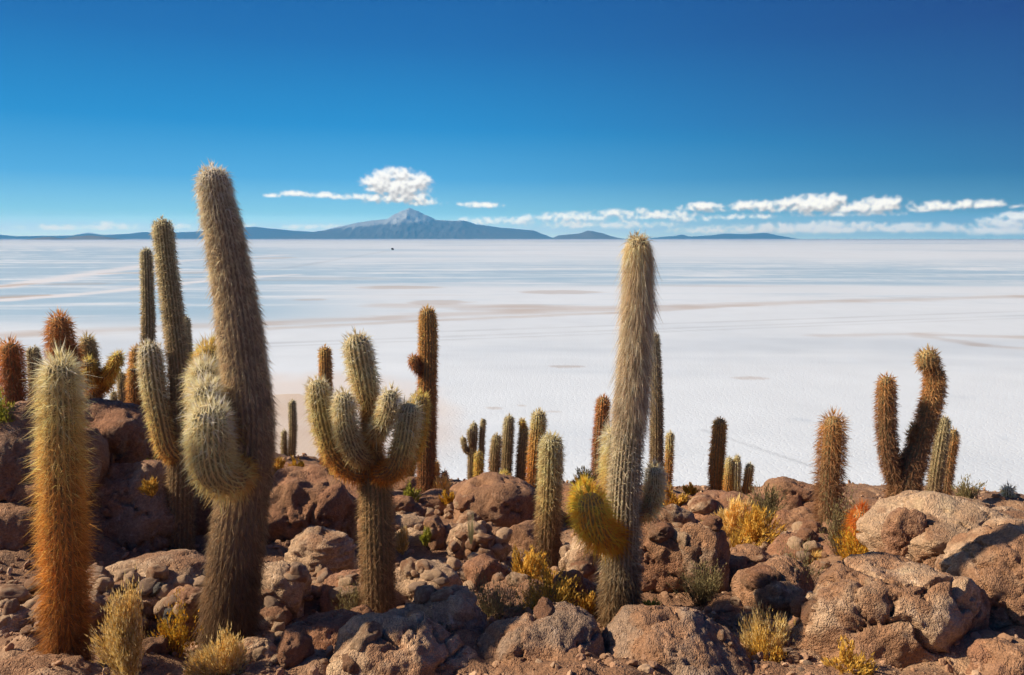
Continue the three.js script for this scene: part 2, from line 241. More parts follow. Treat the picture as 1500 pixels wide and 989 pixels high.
function hill(x, z) {
  const d = -z, r = Math.hypot(x, z);
  let h = EYE + profile(d) - 0.012 * Math.max(0, Math.abs(x) - 9) ** 2 * (d > 0 ? 1 : 0.4);
  let sw = 0.35, s = 0;
  for (const [gx, gz, gy] of ground) {
    const dx = x - gx, dz = z - gz, q = dx * dx + dz * dz, range = 0.9 + gz * gz * 0.012, w = Math.exp(-q / (2 * range)) * (1 / (q / range + 0.05));
    if (w > 1e-5) { sw += w; s += w * (gy - EYE - profile(-gz)); }
  }
  h += s / sw * (r < 40 ? 1 : 0);
  // sandy spit at the foot of the hill
  const [bx, bz] = [-36, -96], e = ((x - bx) / 19) ** 2 + ((z - bz) / 27) ** 2;
  const spit = 0.45 * (1 - e) + 0.5 * fbm(x * 0.06, z * 0.06, 2.2, 3);
  h += 0.09 * fbm(x * 0.9, z * 0.9, 5, 3) + 0.05 * noise(x * 2.7, z * 2.7, 1.5) * (r < 40 ? 1 : 0);
  if (r < 40) {
    const a = worley(x * 1.25 + 0.3 * noise(x * 2, z * 2, 3), z * 1.25, 4.5), b = worley(x * 3.6, z * 3.6, 8.5), c = worley(x * 9, z * 9, 2.5);
    h += 0.20 * (0.48 - a[0]) * (0.4 + 1.2 * ((a[2] >>> 4) & 255) / 255) + 0.085 * (0.5 - b[0]) * (0.3 + 1.4 * ((b[2] >>> 6) & 255) / 255) + 0.028 * (0.5 - c[0]);
  }
  return Math.max(h, e < 1.6 ? spit : -2);
}
function hit(px, py, dmax = 40) {                                    // where the line of sight meets the hill
  let a = 2.5;
  for (let d = 2.5; d < dmax; d += 0.06) { const p = at(px, py, d); if (p.y <= hill(p.x, p.z)) { a = d; break; } a = d; }
  const p = at(px, py, a); p.y = hill(p.x, p.z); return p;
}

// ---------------------------------------------------------------- textures
function dataTex(n, fn, channels, srgb) {
  const d = new Uint8Array(n * n * 4);
  for (let j = 0; j < n; j++) for (let i = 0; i < n; i++) {
    const v = fn(i / n, j / n), q = (j * n + i) * 4;
    if (channels === 1) d[q] = d[q + 1] = d[q + 2] = clamp(v) * 255; else for (let k = 0; k < 3; k++) d[q + k] = clamp(v[k]) * 255;
    d[q + 3] = 255;
  }
  const t = new THREE.DataTexture(d, n, n);
  t.wrapS = t.wrapT = THREE.RepeatWrapping; t.magFilter = THREE.LinearFilter; t.minFilter = THREE.LinearMipmapLinearFilter; t.generateMipmaps = true;
  if (srgb) t.colorSpace = THREE.SRGBColorSpace;
  t.needsUpdate = true; return t;
}
// seamless noise: blend of shifted copies
const tile = f => (u, v) => { const a = sstep(0, 1, u), b = sstep(0, 1, v), w00 = (1 - a) * (1 - b), w10 = a * (1 - b), w01 = (1 - a) * b, w11 = a * b, n = Math.sqrt(w00 * w00 + w10 * w10 + w01 * w01 + w11 * w11); return 0.5 + ((f(u, v) - .5) * w00 + (f(u - 1, v) - .5) * w10 + (f(u, v - 1) - .5) * w01 + (f(u - 1, v - 1) - .5) * w11) / n; };
const nubs = (u, v, n, z) => { const w = worley(u * n, v * n, z, n); return w[0]; };
const rockBump = dataTex(1024, (u, v) => {                           // knobbly coral-like limestone
  const a = 1 - nubs(u, v, 18, 3.5) * 0.95, b = 1 - nubs(u, v, 44, 9.5) * 0.95, c = 1 - nubs(u, v, 100, 4.5) * 0.95;
  return 0.40 * a + 0.36 * b + 0.24 * c - 0.05;
}, 1);
const grain = tile((u, v) => 0.5 + 0.5 * fbm(u * 24, v * 24, 2.5, 5, 0.7));
const blot = tile((u, v) => 0.5 + 0.75 * fbm(u * 5, v * 5, 7.5, 4, 0.6));
const rockMap = dataTex(512, (u, v) => { const g = grain(u, v), b = blot(u, v), s = sstep(0.62, 0.8, b), k = 0.86 + 0.34 * (g - 0.5) * 2; return [k * (0.94 + s * 0.12), k * (0.92 + s * 0.16), k * (0.9 + s * 0.2)]; }, 3, true);
const saltBump = dataTex(1024, (u, v) => { const w = worley(u * 14, v * 14, 2.5, 14), w2 = worley(u * 46, v * 46, 6.5, 46); return 0.45 * sstep(0.0, 0.22, w[1] - w[0]) * 0.5 + 0.35 * grain(u, v) + 0.25 * (1 - w2[0]); }, 1);

const M = {
  rock: new THREE.MeshStandardMaterial({ vertexColors: true, map: rockMap, bumpMap: rockBump, bumpScale: 0.034, roughness: 0.93 }),
  stone: new THREE.MeshStandardMaterial({ vertexColors: true, map: rockMap, bumpMap: rockBump, bumpScale: 0.010, roughness: 0.92 }),
  soil: new THREE.MeshStandardMaterial({ vertexColors: true, map: rockMap, bumpMap: rockBump, bumpScale: 0.03, roughness: 0.96 }),
  salt: new THREE.MeshStandardMaterial({ vertexColors: true, bumpMap: saltBump, bumpScale: 0.07, roughness: 0.5 }),
  mountain: new THREE.MeshStandardMaterial({ vertexColors: true, roughness: 0.95 }),
  body: new THREE.MeshStandardMaterial({ vertexColors: true, roughness: 0.75 }),
  spine: new THREE.MeshPhysicalMaterial({ vertexColors: true, roughness: 0.9, transmission: 0.58, thickness: 0, side: THREE.DoubleSide, specularIntensity: 0.35 }),
  leaf: new THREE.MeshPhysicalMaterial({ vertexColors: true, roughness: 0.9, transmission: 0.35, thickness: 0, side: THREE.DoubleSide, specularIntensity: 0.3 }),
  twig: new THREE.MeshStandardMaterial({ vertexColors: true, roughness: 0.9, side: THREE.DoubleSide }),
};

// the hill as a fan of rings round the viewer
{
  const radii = [], az = [];
  for (let r = 0.6; r < 150; r *= r > 3 && r < 26 ? 1.0125 : 1.05) radii.push(r);
  for (let t = -180; t < -40; t += 4) az.push(t);
  for (let i = 0; i <= 330; i++) az.push(-40 + 80 * i / 330);
  for (let t = 44; t <= 180; t += 4) az.push(t);
  const pos = [], col = [], uv = [], idx = [];
  radii.forEach(r => {
    for (const t of az) {
      const a = t * Math.PI / 180, x = r * Math.sin(a), z = -r * Math.cos(a), y = hill(x, z);
      pos.push(x, y, z); uv.push(x / 0.7, z / 0.7);
      const w = worley(x * 3.6, z * 3.6, 8.5)[2], n = fbm(x * 0.5, z * 0.5, 3, 4) + 0.35 * (((w >>> 8) & 255) / 255 - .5), k = sstep(-0.1, 0.4, n), sand = sstep(1.6, 0.4, y);
      const c = [lerp(0.34, 0.54, k), lerp(0.185, 0.34, k), lerp(0.105, 0.21, k)], s = 0.16 * fbm(x * 0.09, z * 0.16, 8, 5, .6) + 0.05 * fbm(x * .7, z * .9, 4, 3);
      col.push(lerp(c[0], 0.86 + s * .5, sand), lerp(c[1], 0.77 + s, sand), lerp(c[2], 0.71 + s * 1.3, sand));
    }
  });
  const n = az.length;
  for (let j = 0; j < radii.length - 1; j++) for (let i = 0; i < n - 1; i++) { const a = j * n + i, b = a + n; idx.push(a, a + 1, b, a + 1, b + 1, b); }
  structure('hillside', geom(pos, idx, col, uv), M.soil);
}

// ---------------------------------------------------------------- salt flat
{
  const patches = [];                                                 // [x, z, half width, half depth, weight] silt on the salt
  const patch = (px, py, hw, hh, w) => { const [x, z] = onSalt(px, py), [, z2] = onSalt(px, py - hh), [, z1] = onSalt(px, py + hh); patches.push([x, (z1 + z2) / 2, hw / F * -z, Math.abs(z2 - z1) / 2, w]); };
  patch(585, 421, 60, 2.4, 1); patch(822, 428, 58, 3, .9); patch(642, 443, 46, 3.5, .9); patch(455, 439, 24, 1.6, .8); patch(745, 452, 90, 4, .6); patch(830, 537, 24, 2, .9); patch(1098, 554, 26, 2.4, .8);
  patch(724, 598, 12, 2, .8); patch(764, 594, 6, 1.4, .8);  patch(810, 603, 12, 1.4, .6); patch(110, 416, 50, 2, .7); patch(45, 434, 60, 2.5, .8); patch(250, 400, 60, 1.6, .7); patch(400, 378, 30, 1.5, .7); patch(340, 452, 34, 1.4, .7);
  
  const tracks = [];                                                  // wheel tracks [x1, z1, x2, z2, half width, weight]
  const track = (a, b, c, d, w, k) => { const [x1, z1] = onSalt(a, b), [x2, z2] = onSalt(c, d); tracks.push([x1, z1, x2, z2, w, k]); };
  track(575, 366.5, 420, 393, 5, .16); track(420, 393, 180, 420, 4, .12); track(390, 503, 1500, 462, 1.3, .22); track(390, 508, 1500, 466, 1.0, .18); track(640, 486, 1500, 456, 1.5, .2); track(1030, 630, 1210, 690, .35, .25); track(240, 372, 560, 362, 12, .1);
  const ridges = [];                                                  // long dry ridges with silt in them
  const ridge = (list, w, a, c) => { for (let i = 1; i < list.length; i++) { const [x1, z1] = onSalt(...list[i - 1]), [x2, z2] = onSalt(...list[i]); ridges.push([x1, z1, x2, z2, w, a, c]); } };
  const TAN = [.47, .40, .34], DRY = [.70, .72, .76];
  ridge([[-200, 432], [0, 421], [60, 412], [130, 402], [240, 398], [330, 397]], 11, .9, DRY); ridge([[130, 402], [240, 384], [420, 373]], 14, .9, DRY); ridge([[-200, 446], [0, 440], [70, 434], [160, 427], [300, 412], [430, 402]], 8, .95, DRY); ridge([[-100, 441], [0, 436.5], [60, 433]], 5, .8, TAN); ridge([[0, 420], [40, 416]], 6, .8, TAN); ridge([[150, 400.5], [240, 399]], 6, .7, TAN);
  ridge([[-150, 500], [60, 488], [380, 474], [560, 466], [760, 456], [1000, 449], [1250, 441], [1500, 434], [1700, 430]], 8, .46, TAN); ridge([[380, 482], [620, 470], [900, 458], [1100, 447]], 4, .5, TAN); ridge([[560, 448], [760, 449], [900, 452]], 9, .4, TAN);
  ridge([[1200, 492], [1350, 489], [1500, 494], [1700, 502]], 3.5, .35, TAN); ridge([[1350, 492], [1430, 505], [1560, 515]], 3, .35, TAN);
  const saltColor = (x, z) => {
    const r = Math.hypot(x, z), d = -z;
    let k = 0.70 + 0.06 * fbm(x * 0.012, z * 0.006, 1, 4) + 0.05 * fbm(x * 0.10, z * 0.07, 4, 3) * clamp(220 / r);
    let R = k * 0.925, G = k * 1.03, B = k * 1.14;
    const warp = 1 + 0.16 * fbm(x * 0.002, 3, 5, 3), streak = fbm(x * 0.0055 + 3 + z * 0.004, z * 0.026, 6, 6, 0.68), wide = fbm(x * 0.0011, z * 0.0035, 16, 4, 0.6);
    let dampSheen = 0.95 * sstep(395, 450, d * warp) * sstep(1150, 540, d * warp) * sstep(-0.3, 0.16, streak);                       // long brine-soaked band, with the mirrored sky painted in as blue
    dampSheen = Math.max(dampSheen, 0.95 * sstep(0.1, 0.4, -x / Math.max(1, d)) * sstep(205, 270, d) * sstep(3200, 1300, d) * sstep(-0.32, 0.12, streak + wide * 0.5));
    dampSheen = Math.max(dampSheen, 0.6 * sstep(800, 1100, d) * sstep(0.02, 0.35, fbm(x * 0.0007, z * 0.0016, 2, 5, 0.6)));
    dampSheen = Math.max(dampSheen, 0.45 * sstep(230, 300, d) * sstep(420, 330, d) * sstep(0.0, 0.35, streak));
    const dd = clamp(dampSheen); R = lerp(R, 0.29, dd * 0.9); G = lerp(G, 0.465, dd * 0.9); B = lerp(B, 0.615, dd * 0.9);  // wet salt: sky reflection of the water film put into the colour
    const shore = sstep(1.5, 0.7, ((x + 36) / 26) ** 2 + ((z + 100) / 42) ** 2 + 0.5 * fbm(x * .08, z * .05, 9, 4)); R = lerp(R, .66, shore * .7); G = lerp(G, .59, shore * .7); B = lerp(B, .54, shore * .7);
    let silt = 0;
    for (const [px, pz, w, h, a] of patches) { const q = ((x - px) / w) ** 2 + ((z - pz) / h) ** 2; if (q < 2.5) silt = Math.max(silt, a * sstep(1.5, 0.5, q + 0.9 * fbm(x / w * 2.2, z / h * 1.1, 3, 4))); }
    silt = Math.max(silt, 0.45 * sstep(0.12, 0.42, fbm(x * 0.004 + 9, z * 0.014, 11, 5, 0.6)) * sstep(160, 260, -z) * sstep(900, 500, -z));
    R = lerp(R, 0.44, silt * 0.62); G = lerp(G, 0.385, silt * 0.62); B = lerp(B, 0.34, silt * 0.62);
    for (const [x1, z1, x2, z2, w, a] of tracks) { const dx = x2 - x1, dz = z2 - z1, t = clamp(((x - x1) * dx + (z - z1) * dz) / (dx * dx + dz * dz)), q = Math.hypot(x - x1 - t * dx, z - z1 - t * dz) / w; if (q < 1.6) { const m = 1 - a * sstep(1.6, 0.4, q) * (0.7 + 0.6 * noise(x * .05, z * .05, 1)); R *= m; G *= m; B *= m; } }
    for (const [x1, z1, x2, z2, w, a, c] of ridges) { const dx = x2 - x1, dz = z2 - z1, t = clamp(((x - x1) * dx + (z - z1) * dz) / (dx * dx + dz * dz)), q = Math.hypot(x - x1 - t * dx, z - z1 - t * dz) / w; if (q < 2.4) { const m = a * sstep(1.6, 0.1, q + 1.5 * fbm(x / w * .22, z / w * .5, 6, 5, .65)); R = lerp(R, c[0], m); G = lerp(G, c[1], m); B = lerp(B, c[2], m); } }
    const grey = 0.11 * sstep(-0.1, 0.4, fbm(x * 0.006, z * 0.02, 21, 5, .6)) * sstep(300, 180, -z) + 0.09 * sstep(0.18, 0.5, fbm(x * 0.16, z * 0.11, 31, 4, .65)) * sstep(150, 100, -z); R -= grey; G -= grey * 0.95; B -= grey * 0.85;
    return [R, G, B];
  };
  const pos = [], col = [], uv = [], idx = [], az = [], rs = [];
  for (let a = -180; a < -48; a += 6) az.push(a);
  for (let i = 0; i <= 320; i++) az.push(-48 + 96 * i / 320);
  for (let a = 54; a <= 180; a += 6) az.push(a);
  for (let py = 640; py > 0.6; py -= py > 260 ? 3 : py > 130 ? 1.4 : py > 6 ? 0.7 : 0.4) rs.push(EYE * F / py);
  rs.push(45000);
  for (const r of rs) for (const a of az) {
    const t = a * Math.PI / 180, x = r * Math.sin(t), z = -r * Math.cos(t);
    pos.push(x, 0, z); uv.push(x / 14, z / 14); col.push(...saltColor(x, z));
  }
  const n = az.length;
  for (let j = 0; j < rs.length - 1; j++) for (let i = 0; i < n - 1; i++) { const a = j * n + i, b = a + n; idx.push(a, a + 1, b, a + 1, b + 1, b); }
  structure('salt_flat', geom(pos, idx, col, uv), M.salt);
}

// ---------------------------------------------------------------- mountains beyond the salt
function range(name, km, deep, line, snow, seed) {                    // line: photo x, photo y of the skyline
  const d = km * 1000, L = line.map(([x, y]) => { const p = at(x, y, d); return [p.x, Math.max(0, p.y)]; });
  const x0 = L[0][0], x1 = L[L.length - 1][0], nx = Math.min(340, Math.max(30, Math.round((x1 - x0) / d * F * 0.8))), nz = 34, pos = [], col = [], idx = [];
  const top0 = (600 - 750) / F * d - 300, top = x => { for (let i = 1; i < L.length; i++) if (x <= L[i][0]) { const k = (x - L[i - 1][0]) / (L[i][0] - L[i - 1][0]); return lerp(L[i - 1][1], L[i][1], sstep(0, 1, k) * 0.5 + k * 0.5); } return 0; };
  for (let j = 0; j <= nz; j++) for (let i = 0; i <= nx; i++) {
    const x = lerp(x0, x1, i / nx), q = j / nz * 2 - 1, z = -d - q * deep, ridge = 1 - Math.abs(noise(x / (d * 0.012) + seed, z / (d * 0.02), seed)) * 1.5;
    const fall = Math.pow(Math.max(0, 1 - Math.abs(q)), 1.15), h = top(x), y = h * fall * (1 - (1 - fall) * 0.5 * (1 - ridge)) + (fall > 0.02 && Math.abs(q) > 0.03 ? h * 0.05 * fbm(x / (d * 0.004), z / (d * 0.004), seed, 3) * (1 - fall) * 2 : 0);
    pos.push(x, y - (fall < 0.01 ? 40 : 4), z);
    const s = snow ? sstep(0.02, 0.12, (y - snow) / 1100 - (x - top0) / 15000 + 0.34 * fbm(x / 300, z / 900 + y / 400, 4, 5, 0.7)) : 0, n = 0.03 * fbm(x / (d * .01), z / (d * .01), 2, 3);
    col.push(lerp(0.21 + n, 0.9, s), lerp(0.18 + n, 0.9, s), lerp(0.155 + n, 0.9, s));
  }
  const n = nx + 1;
  for (let j = 0; j < nz; j++) for (let i = 0; i < nx; i++) { const a = j * n + i, b = a + n; idx.push(a, a + 1, b, a + 1, b + 1, b); }
  structure(name, geom(pos, idx, col), M.mountain);
}
range('mountain_range', 41, 3500, [[-160, 349.5], [-60, 344], [0, 344], [20, 346], [60, 345.5], [110, 345], [128, 341], [150, 344], [180, 343], [210, 340], [240, 341], [290, 339], [330, 336], [372, 332], [400, 335], [430, 338], [470, 340], [520, 344], [560, 349.5]], 0, 1.3);
range('snowy_volcano', 37, 5500, [[405, 349.5], [440, 343], [470, 338], [500, 331], [530, 325], [550, 322], [566, 321], [580, 312.5], [591, 308], [600, 304.5], [609, 308], [624, 315], [640, 322], [662, 323.5], [678, 323], [700, 329], [740, 334], [780, 337], [796, 343], [812, 349.5]], 640, 4.7);
range('distant_hill', 28, 2600, [[806, 349.5], [820, 344.5], [838, 343], [848, 342], [862, 337.5], [880, 341], [900, 347], [910, 349.5]], 0, 7.1);
range('distant_hill', 43, 1800, [[940, 349.5], [985, 346], [1000, 343.5], [1010, 346.5], [1040, 345], [1062, 342], [1090, 343], [1120, 341], [1150, 346.5], [1165, 349.5]], 0, 9.4);
range('distant_hill', 15, 700, [[55, 349.5], [62, 347.2], [75, 346.8], [88, 349.5]], 0, 3.1);
range('distant_hill', 16, 800, [[98, 349.5], [110, 346], [130, 344.6], [150, 346], [168, 349.5]], 0, 5.1);

// ---------------------------------------------------------------- cactus
const PAL = {                                                         // spine colour from the foot to the tip of a stem
  old: [[0, .14, .085, .045], [.25, .19, .12, .068], [.40, .31, .225, .14], [.7, .44, .35, .24], [.93, .50, .42, .30], [1, .74, .67, .52]],
  amber: [[0, .17, .09, .035], [.2, .26, .12, .035], [.42, .46, .21, .05], [.66, .56, .32, .10], [.84, .62, .47, .22], [1, .70, .60, .38]],
  amberdark: [[0, .22, .11, .05], [.5, .34, .16, .055], [1, .55, .34, .12]],
  olive: [[0, .22, .145, .08], [.5, .32, .235, .14], [1, .50, .44, .29]],
  creamolive: [[0, .58, .31, .08], [.4, .56, .42, .20], [1, .70, .61, .44]],
  cream: [[0, .60, .36, .11], [.4, .69, .52, .25], [1, .78, .67, .44]],
  creamgreen: [[0, .50, .30, .11], [.4, .64, .50, .28], [1, .72, .61, .41]],
  creamrust: [[0, .50, .20, .035], [.32, .52, .25, .06], [.55, .62, .47, .22], [1, .72, .61, .39]],
  golden: [[0, .46, .22, .05], [.5, .60, .36, .08], [1, .64, .46, .16]],
  yellow: [[0, .60, .24, .025], [.5, .84, .40, .045], [1, .84, .45, .07]],
  orange: [[0, .50, .22, .03], [.6, .62, .26, .03], [1, .58, .17, .03]],
  rust: [[0, .20, .09, .045], [.6, .32, .14, .06], [1, .48, .24, .08]],
  rustolive: [[0, .22, .11, .06], [.6, .32, .21, .12], [1, .46, .38, .22]],
  candelabra: [[0, .26, .16, .08], [1, .6, .5, .3]],
  brownribs: [[0, .24, .15, .085], [.5, .30, .20, .11], [1, .40, .27, .13]],
  twotone: [[0, .17, .10, .055], [.45, .24, .145, .08], [.56, .48, .35, .17], [1, .64, .56, .34]],
  shaggy: [[0, .20, .125, .07], [.2, .22, .145, .075], [.30, .46, .40, .29], [.6, .48, .40, .31], [.9, .56, .46, .34], [.97, .60, .48, .33], [1, .64, .50, .30]],
  bristle: [[0, .22, .12, .062], [.6, .31, .175, .09], [1, .46, .26, .10]],
  bristlepale: [[0, .34, .19, .085], [1, .50, .33, .14]],
};
let stemSeed = 1;
function buildStem(spec, c, origin) {
  const R = rng(4000 + stemSeed++), d = c.d, base = !spec.n;
  const P = spec.p.map(([x, y, w, dz]) => { const q = at(x, y, d + (dz || 0)); return { v: q, r: w / 2 / F * (d + (dz || 0)) * (d < 5 ? 0.60 : d < 6 ? 0.80 : d < 6.5 ? 0.76 : d < 10 ? 0.84 : 0.92) }; });
  if (base) P.unshift({ v: P[0].v.clone().add(new THREE.Vector3(0, -0.3, 0)), r: P[0].r });
  const curve = new THREE.CatmullRomCurve3(P.map(p => p.v.clone().sub(origin)), false, 'centripetal');
  curve.arcLengthDivisions = 240;
  const cum = [0]; for (let i = 1; i < P.length; i++) cum.push(cum[i - 1] + P[i].v.distanceTo(P[i - 1].v));
  const Lp = cum[cum.length - 1], L = curve.getLength();
  const radius = t => { const s = t * Lp; for (let i = 1; i < P.length; i++) if (s <= cum[i]) return lerp(P[i - 1].r, P[i].r, sstep(cum[i - 1], cum[i], s)); return P[P.length - 1].r; };
  const rTop = P[P.length - 1].r, ribs = spec.ribs || (base ? c.ribs : Math.round(c.ribs * 0.85)), pxm = d / F;       // metres per photo pixel
  const gap = Math.max(0.031, pxm * 3.2), NR = Math.max(14, Math.round(L / (gap * (d < 7 ? 0.5 : 0.8)))), NS = ribs * 4;
  const frames = curve.computeFrenetFrames(NR, false), pal = PAL[spec.pal || c.pal], twist = R() * 6, wob = R() * 50;
  const pts = [], rad = [];
  for (let j = 0; j <= NR; j++) {
    const t = j / NR, s = t * L; pts.push(curve.getPointAt(t));
    let m = 1; const e = s - (L - rTop * 1.0); if (e > 0 && !spec.flat) m = Math.sqrt(Math.max(0, 1 - (e / (rTop * 1.0)) ** 2));
    if (!base) { const e0 = rTop * 0.6 - s; if (e0 > 0) m *= 0.75 + 0.25 * (1 - e0 / (rTop * 0.6)); }
    rad.push(radius(t) * m * (1 + 0.035 * noise(s * 3.1, wob, 0) + 0.025 * noise(s * 11, wob, 4)));
  }
  const hairyBody = (spec.pal || c.pal) === 'old';
  // ribbed body
  const pos = new Float32Array(((NR + 1) * NS + 1) * 3), col = new Float32Array(pos.length), idx = [];
  let q = 0;
  for (let j = 0; j <= NR; j++) {
    const N = frames.normals[j], B = frames.binormals[j], t = j / NR, cc = stops(pal, t), on = j % 2;
    for (let i = 0; i < NS; i++) {
      const a = i / NS * 2 * Math.PI, ca = Math.cos(a), sa = Math.sin(a), rib = Math.pow(Math.abs(Math.cos(a * ribs / 2)), 0.7), bump = on && rib > 0.9 ? 0.02 : 0;
      const rr = rad[j] * (0.90 + 0.10 * rib + bump);
      pos[q] = pts[j].x + (N.x * ca + B.x * sa) * rr; pos[q + 1] = pts[j].y + (N.y * ca + B.y * sa) * rr; pos[q + 2] = pts[j].z + (N.z * ca + B.z * sa) * rr;
      const k = sstep(0.72, 1, rib), n = 1.45 + 0.3 * noise(pos[q] * 9, pos[q + 1] * 9, pos[q + 2] * 9);
      const young = sstep(0.15, 0.6, t + 0.2 * noise(pos[q] * 3, pos[q + 1] * 3, 7));
      const g = hairyBody ? [.15, .11, .075] : [lerp(0.105, 0.125, young), lerp(0.072, 0.105, young), lerp(0.04, 0.046, young)];
      col[q] = lerp(g[0], cc[0] * 0.75, k) * n; col[q + 1] = lerp(g[1], cc[1] * 0.75, k) * n; col[q + 2] = lerp(g[2], cc[2] * 0.7, k) * n;
      q += 3;
    }
  }
  const apex = (NR + 1) * NS; pts[NR].toArray(pos, q); const tip = stops(pal, 1); col[q] = tip[0] * .8; col[q + 1] = tip[1] * .8; col[q + 2] = tip[2] * .8;
  for (let j = 0; j < NR; j++) for (let i = 0; i < NS; i++) { const a = j * NS + i, b = j * NS + (i + 1) % NS; idx.push(a, b, a + NS, b, b + NS, a + NS); }
  for (let i = 0; i < NS; i++) idx.push(NR * NS + i, NR * NS + (i + 1) % NS, apex);
  const body = geom(pos, idx, col);
  // spines
  const [l0, l1] = spec.len || c.len, per = spec.per || c.per, near = d < 10, wide = Math.max(0.0022, pxm * (near ? 0.46 : 0.55));
  const sp_ = [], sc_ = [], si_ = []; let nv = 0;
  const shag = (spec.pal || c.pal) === 'shaggy', hairy = (spec.pal || c.pal) === 'old';
  const D = new THREE.Vector3(), O = new THREE.Vector3(), Nn = new THREE.Vector3(), Tt = new THREE.Vector3(), Bb = new THREE.Vector3(), Wd = new THREE.Vector3(), mid = new THREE.Vector3(), tipv = new THREE.Vector3();
  const steps = Math.max(6, Math.round(L / gap));
  for (let k = 0; k <= steps; k++) for (let i = 0; i < ribs; i++) {
    const t = clamp((k + (i % 2) * 0.5) / steps, 0, 1), s = t * L, jf = t * NR, j = Math.min(NR - 1, Math.floor(jf)), fr = jf - j;
    if (base && s < 0.26) continue;
    const r = lerp(rad[j], rad[j + 1], fr); if (spec.flat && t > .97) continue;
    const dome = clamp((s - (L - rTop * 1.0)) / rTop, 0, 1), keep = r / radius(t); if (R() > 0.25 + keep) continue;
    const a = i / ribs * 2 * Math.PI, N = frames.normals[j], B = frames.binormals[j];
    Nn.set(0, 0, 0).addScaledVector(N, Math.cos(a)).addScaledVector(B, Math.sin(a)); Tt.copy(frames.tangents[j]); Bb.crossVectors(Tt, Nn);
    O.copy(pts[j]).lerp(pts[j + 1], fr).addScaledVector(Nn, r * 0.985);
    const oldness = shag ? sstep(0.5, 0.66, t + 0.03 * noise(s * 5, i, 3)) : 0, foot = 1 - sstep(0.1, 0.4, t);
    const nk = Math.round(per * (shag ? lerp(0.6, 1.5, Math.max(oldness, foot * 0.6)) : 1) * (0.8 + R() * 0.4)), tone = 0.62 + R() * 0.76, lean = (R() - .5) * .5;
    for (let m = 0; m < nk; m++) {
      const out = 0.35 + R() * 0.75, up = (R() - 0.5) * 1.4 + lean, side = (R() - 0.5) * 1.05;
      D.copy(Nn).multiplyScalar(out * (1 - dome * 0.75)).addScaledVector(Tt, up * (1 - dome * .5) + dome * 1.1).addScaledVector(Bb, side).normalize();
      let len = lerp(l0, l1, R() ** 1.6) * (m < 3 ? 1.45 : 0.85), droop = 0.12 + 0.25 * R();
      if (hairy) { droop += 0.35 + 0.35 * foot; len *= 0.85 + 0.5 * foot; }
      if (shag) { droop += 0.9 * oldness * (1 - dome) + 0.35 * foot; len *= lerp(0.5, 1.0, Math.max(oldness, foot * .8)); }
      droop *= 1 - dome * 0.9; if (shag) len *= 1 - dome * 0.5;
      tipv.copy(O).addScaledVector(D, len); tipv.y -= len * droop; mid.copy(O).addScaledVector(D, len * 0.42); mid.y -= len * droop * 0.14;
      Wd.set(R() - .5, R() - .5, R() - .5).cross(D).normalize().multiplyScalar(wide * (0.35 + R() * 0.4) * (m < 3 ? 1.7 : 1));
      const cc = stops(pal, clamp(t + (R() - 0.5) * 0.16)), b = (1.05 + R() * 0.8) * tone, g = lerp(0.9, 1.08, R());
      const cr = clamp(cc[0] * b, 0, .85), cg = clamp(cc[1] * b * g, 0, .82), cb = clamp(cc[2] * b * g * .96, 0, .8);
      if (near) {
        sp_.push(O.x, O.y, O.z, mid.x - Wd.x, mid.y - Wd.y, mid.z - Wd.z, mid.x + Wd.x, mid.y + Wd.y, mid.z + Wd.z, tipv.x, tipv.y, tipv.z);
        for (let z = 0; z < 4; z++) sc_.push(cr, cg, cb);
        si_.push(nv, nv + 2, nv + 1, nv + 1, nv + 2, nv + 3); nv += 4;
      } else {
        sp_.push(O.x - Wd.x, O.y - Wd.y, O.z - Wd.z, O.x + Wd.x, O.y + Wd.y, O.z + Wd.z, tipv.x, tipv.y, tipv.z);
        for (let z = 0; z < 3; z++) sc_.push(cr, cg, cb);
        si_.push(nv, nv + 1, nv + 2); nv += 3;
      }
    }
  }
  return [body, geom(sp_, si_, sc_, null, false)];
}
for (const c of CACTI) {
  const [bx, by] = c.stems[0].p[0], o = at(bx, by, c.d), g = thing('cactus', o);
  tag(g, c.label, 'cactus', 'cacti standing on the rocky hill');
  for (const s of c.stems) {
    const [body, spines] = buildStem(s, c, o), m = mesh(s.n || 'stem', body, M.body, g);
    const h = mesh('spines', spines, M.spine, m); h.userData.kind = 'stuff';
  }
}

// ---------------------------------------------------------------- rocks
function boxUV(g, scale, dims) {                                      // uv in metres on the side that the smooth shape faces
  const n = g.toNonIndexed(), p = n.attributes.position, uv = new Float32Array(p.count * 2);
  for (let i = 0; i < p.count; i += 3) {
    const q = n.attributes.normal, cx = q.getX(i) + q.getX(i + 1) + q.getX(i + 2), cy = q.getY(i) + q.getY(i + 1) + q.getY(i + 2), cz = q.getZ(i) + q.getZ(i + 1) + q.getZ(i + 2);
    const ax = Math.abs(cx), ay = Math.abs(cy), az = Math.abs(cz), w = ax > ay && ax > az ? 0 : ay > az ? 1 : 2;
    for (let k = i; k < i + 3; k++) { uv[k * 2] = (w === 0 ? p.getZ(k) : p.getX(k)) / scale; uv[k * 2 + 1] = (w === 1 ? p.getZ(k) : p.getY(k)) / scale; }
  }
  n.setAttribute('uv', new THREE.BufferAttribute(uv, 2));
  return n;
}
const BROWN = [.50, .28, .16], DARK = [.43, .235, .14], PALE = [.74, .52, .345], RED = [.50, .255, .145], GREY = [.46, .325, .235];
const icos = new Map();
function ico(detail) { if (!icos.has(detail)) { const g = new THREE.IcosahedronGeometry(1, detail); g.deleteAttribute('uv'); g.deleteAttribute('normal'); icos.set(detail, mergeVertices(g, 1e-4)); } return icos.get(detail).clone(); }
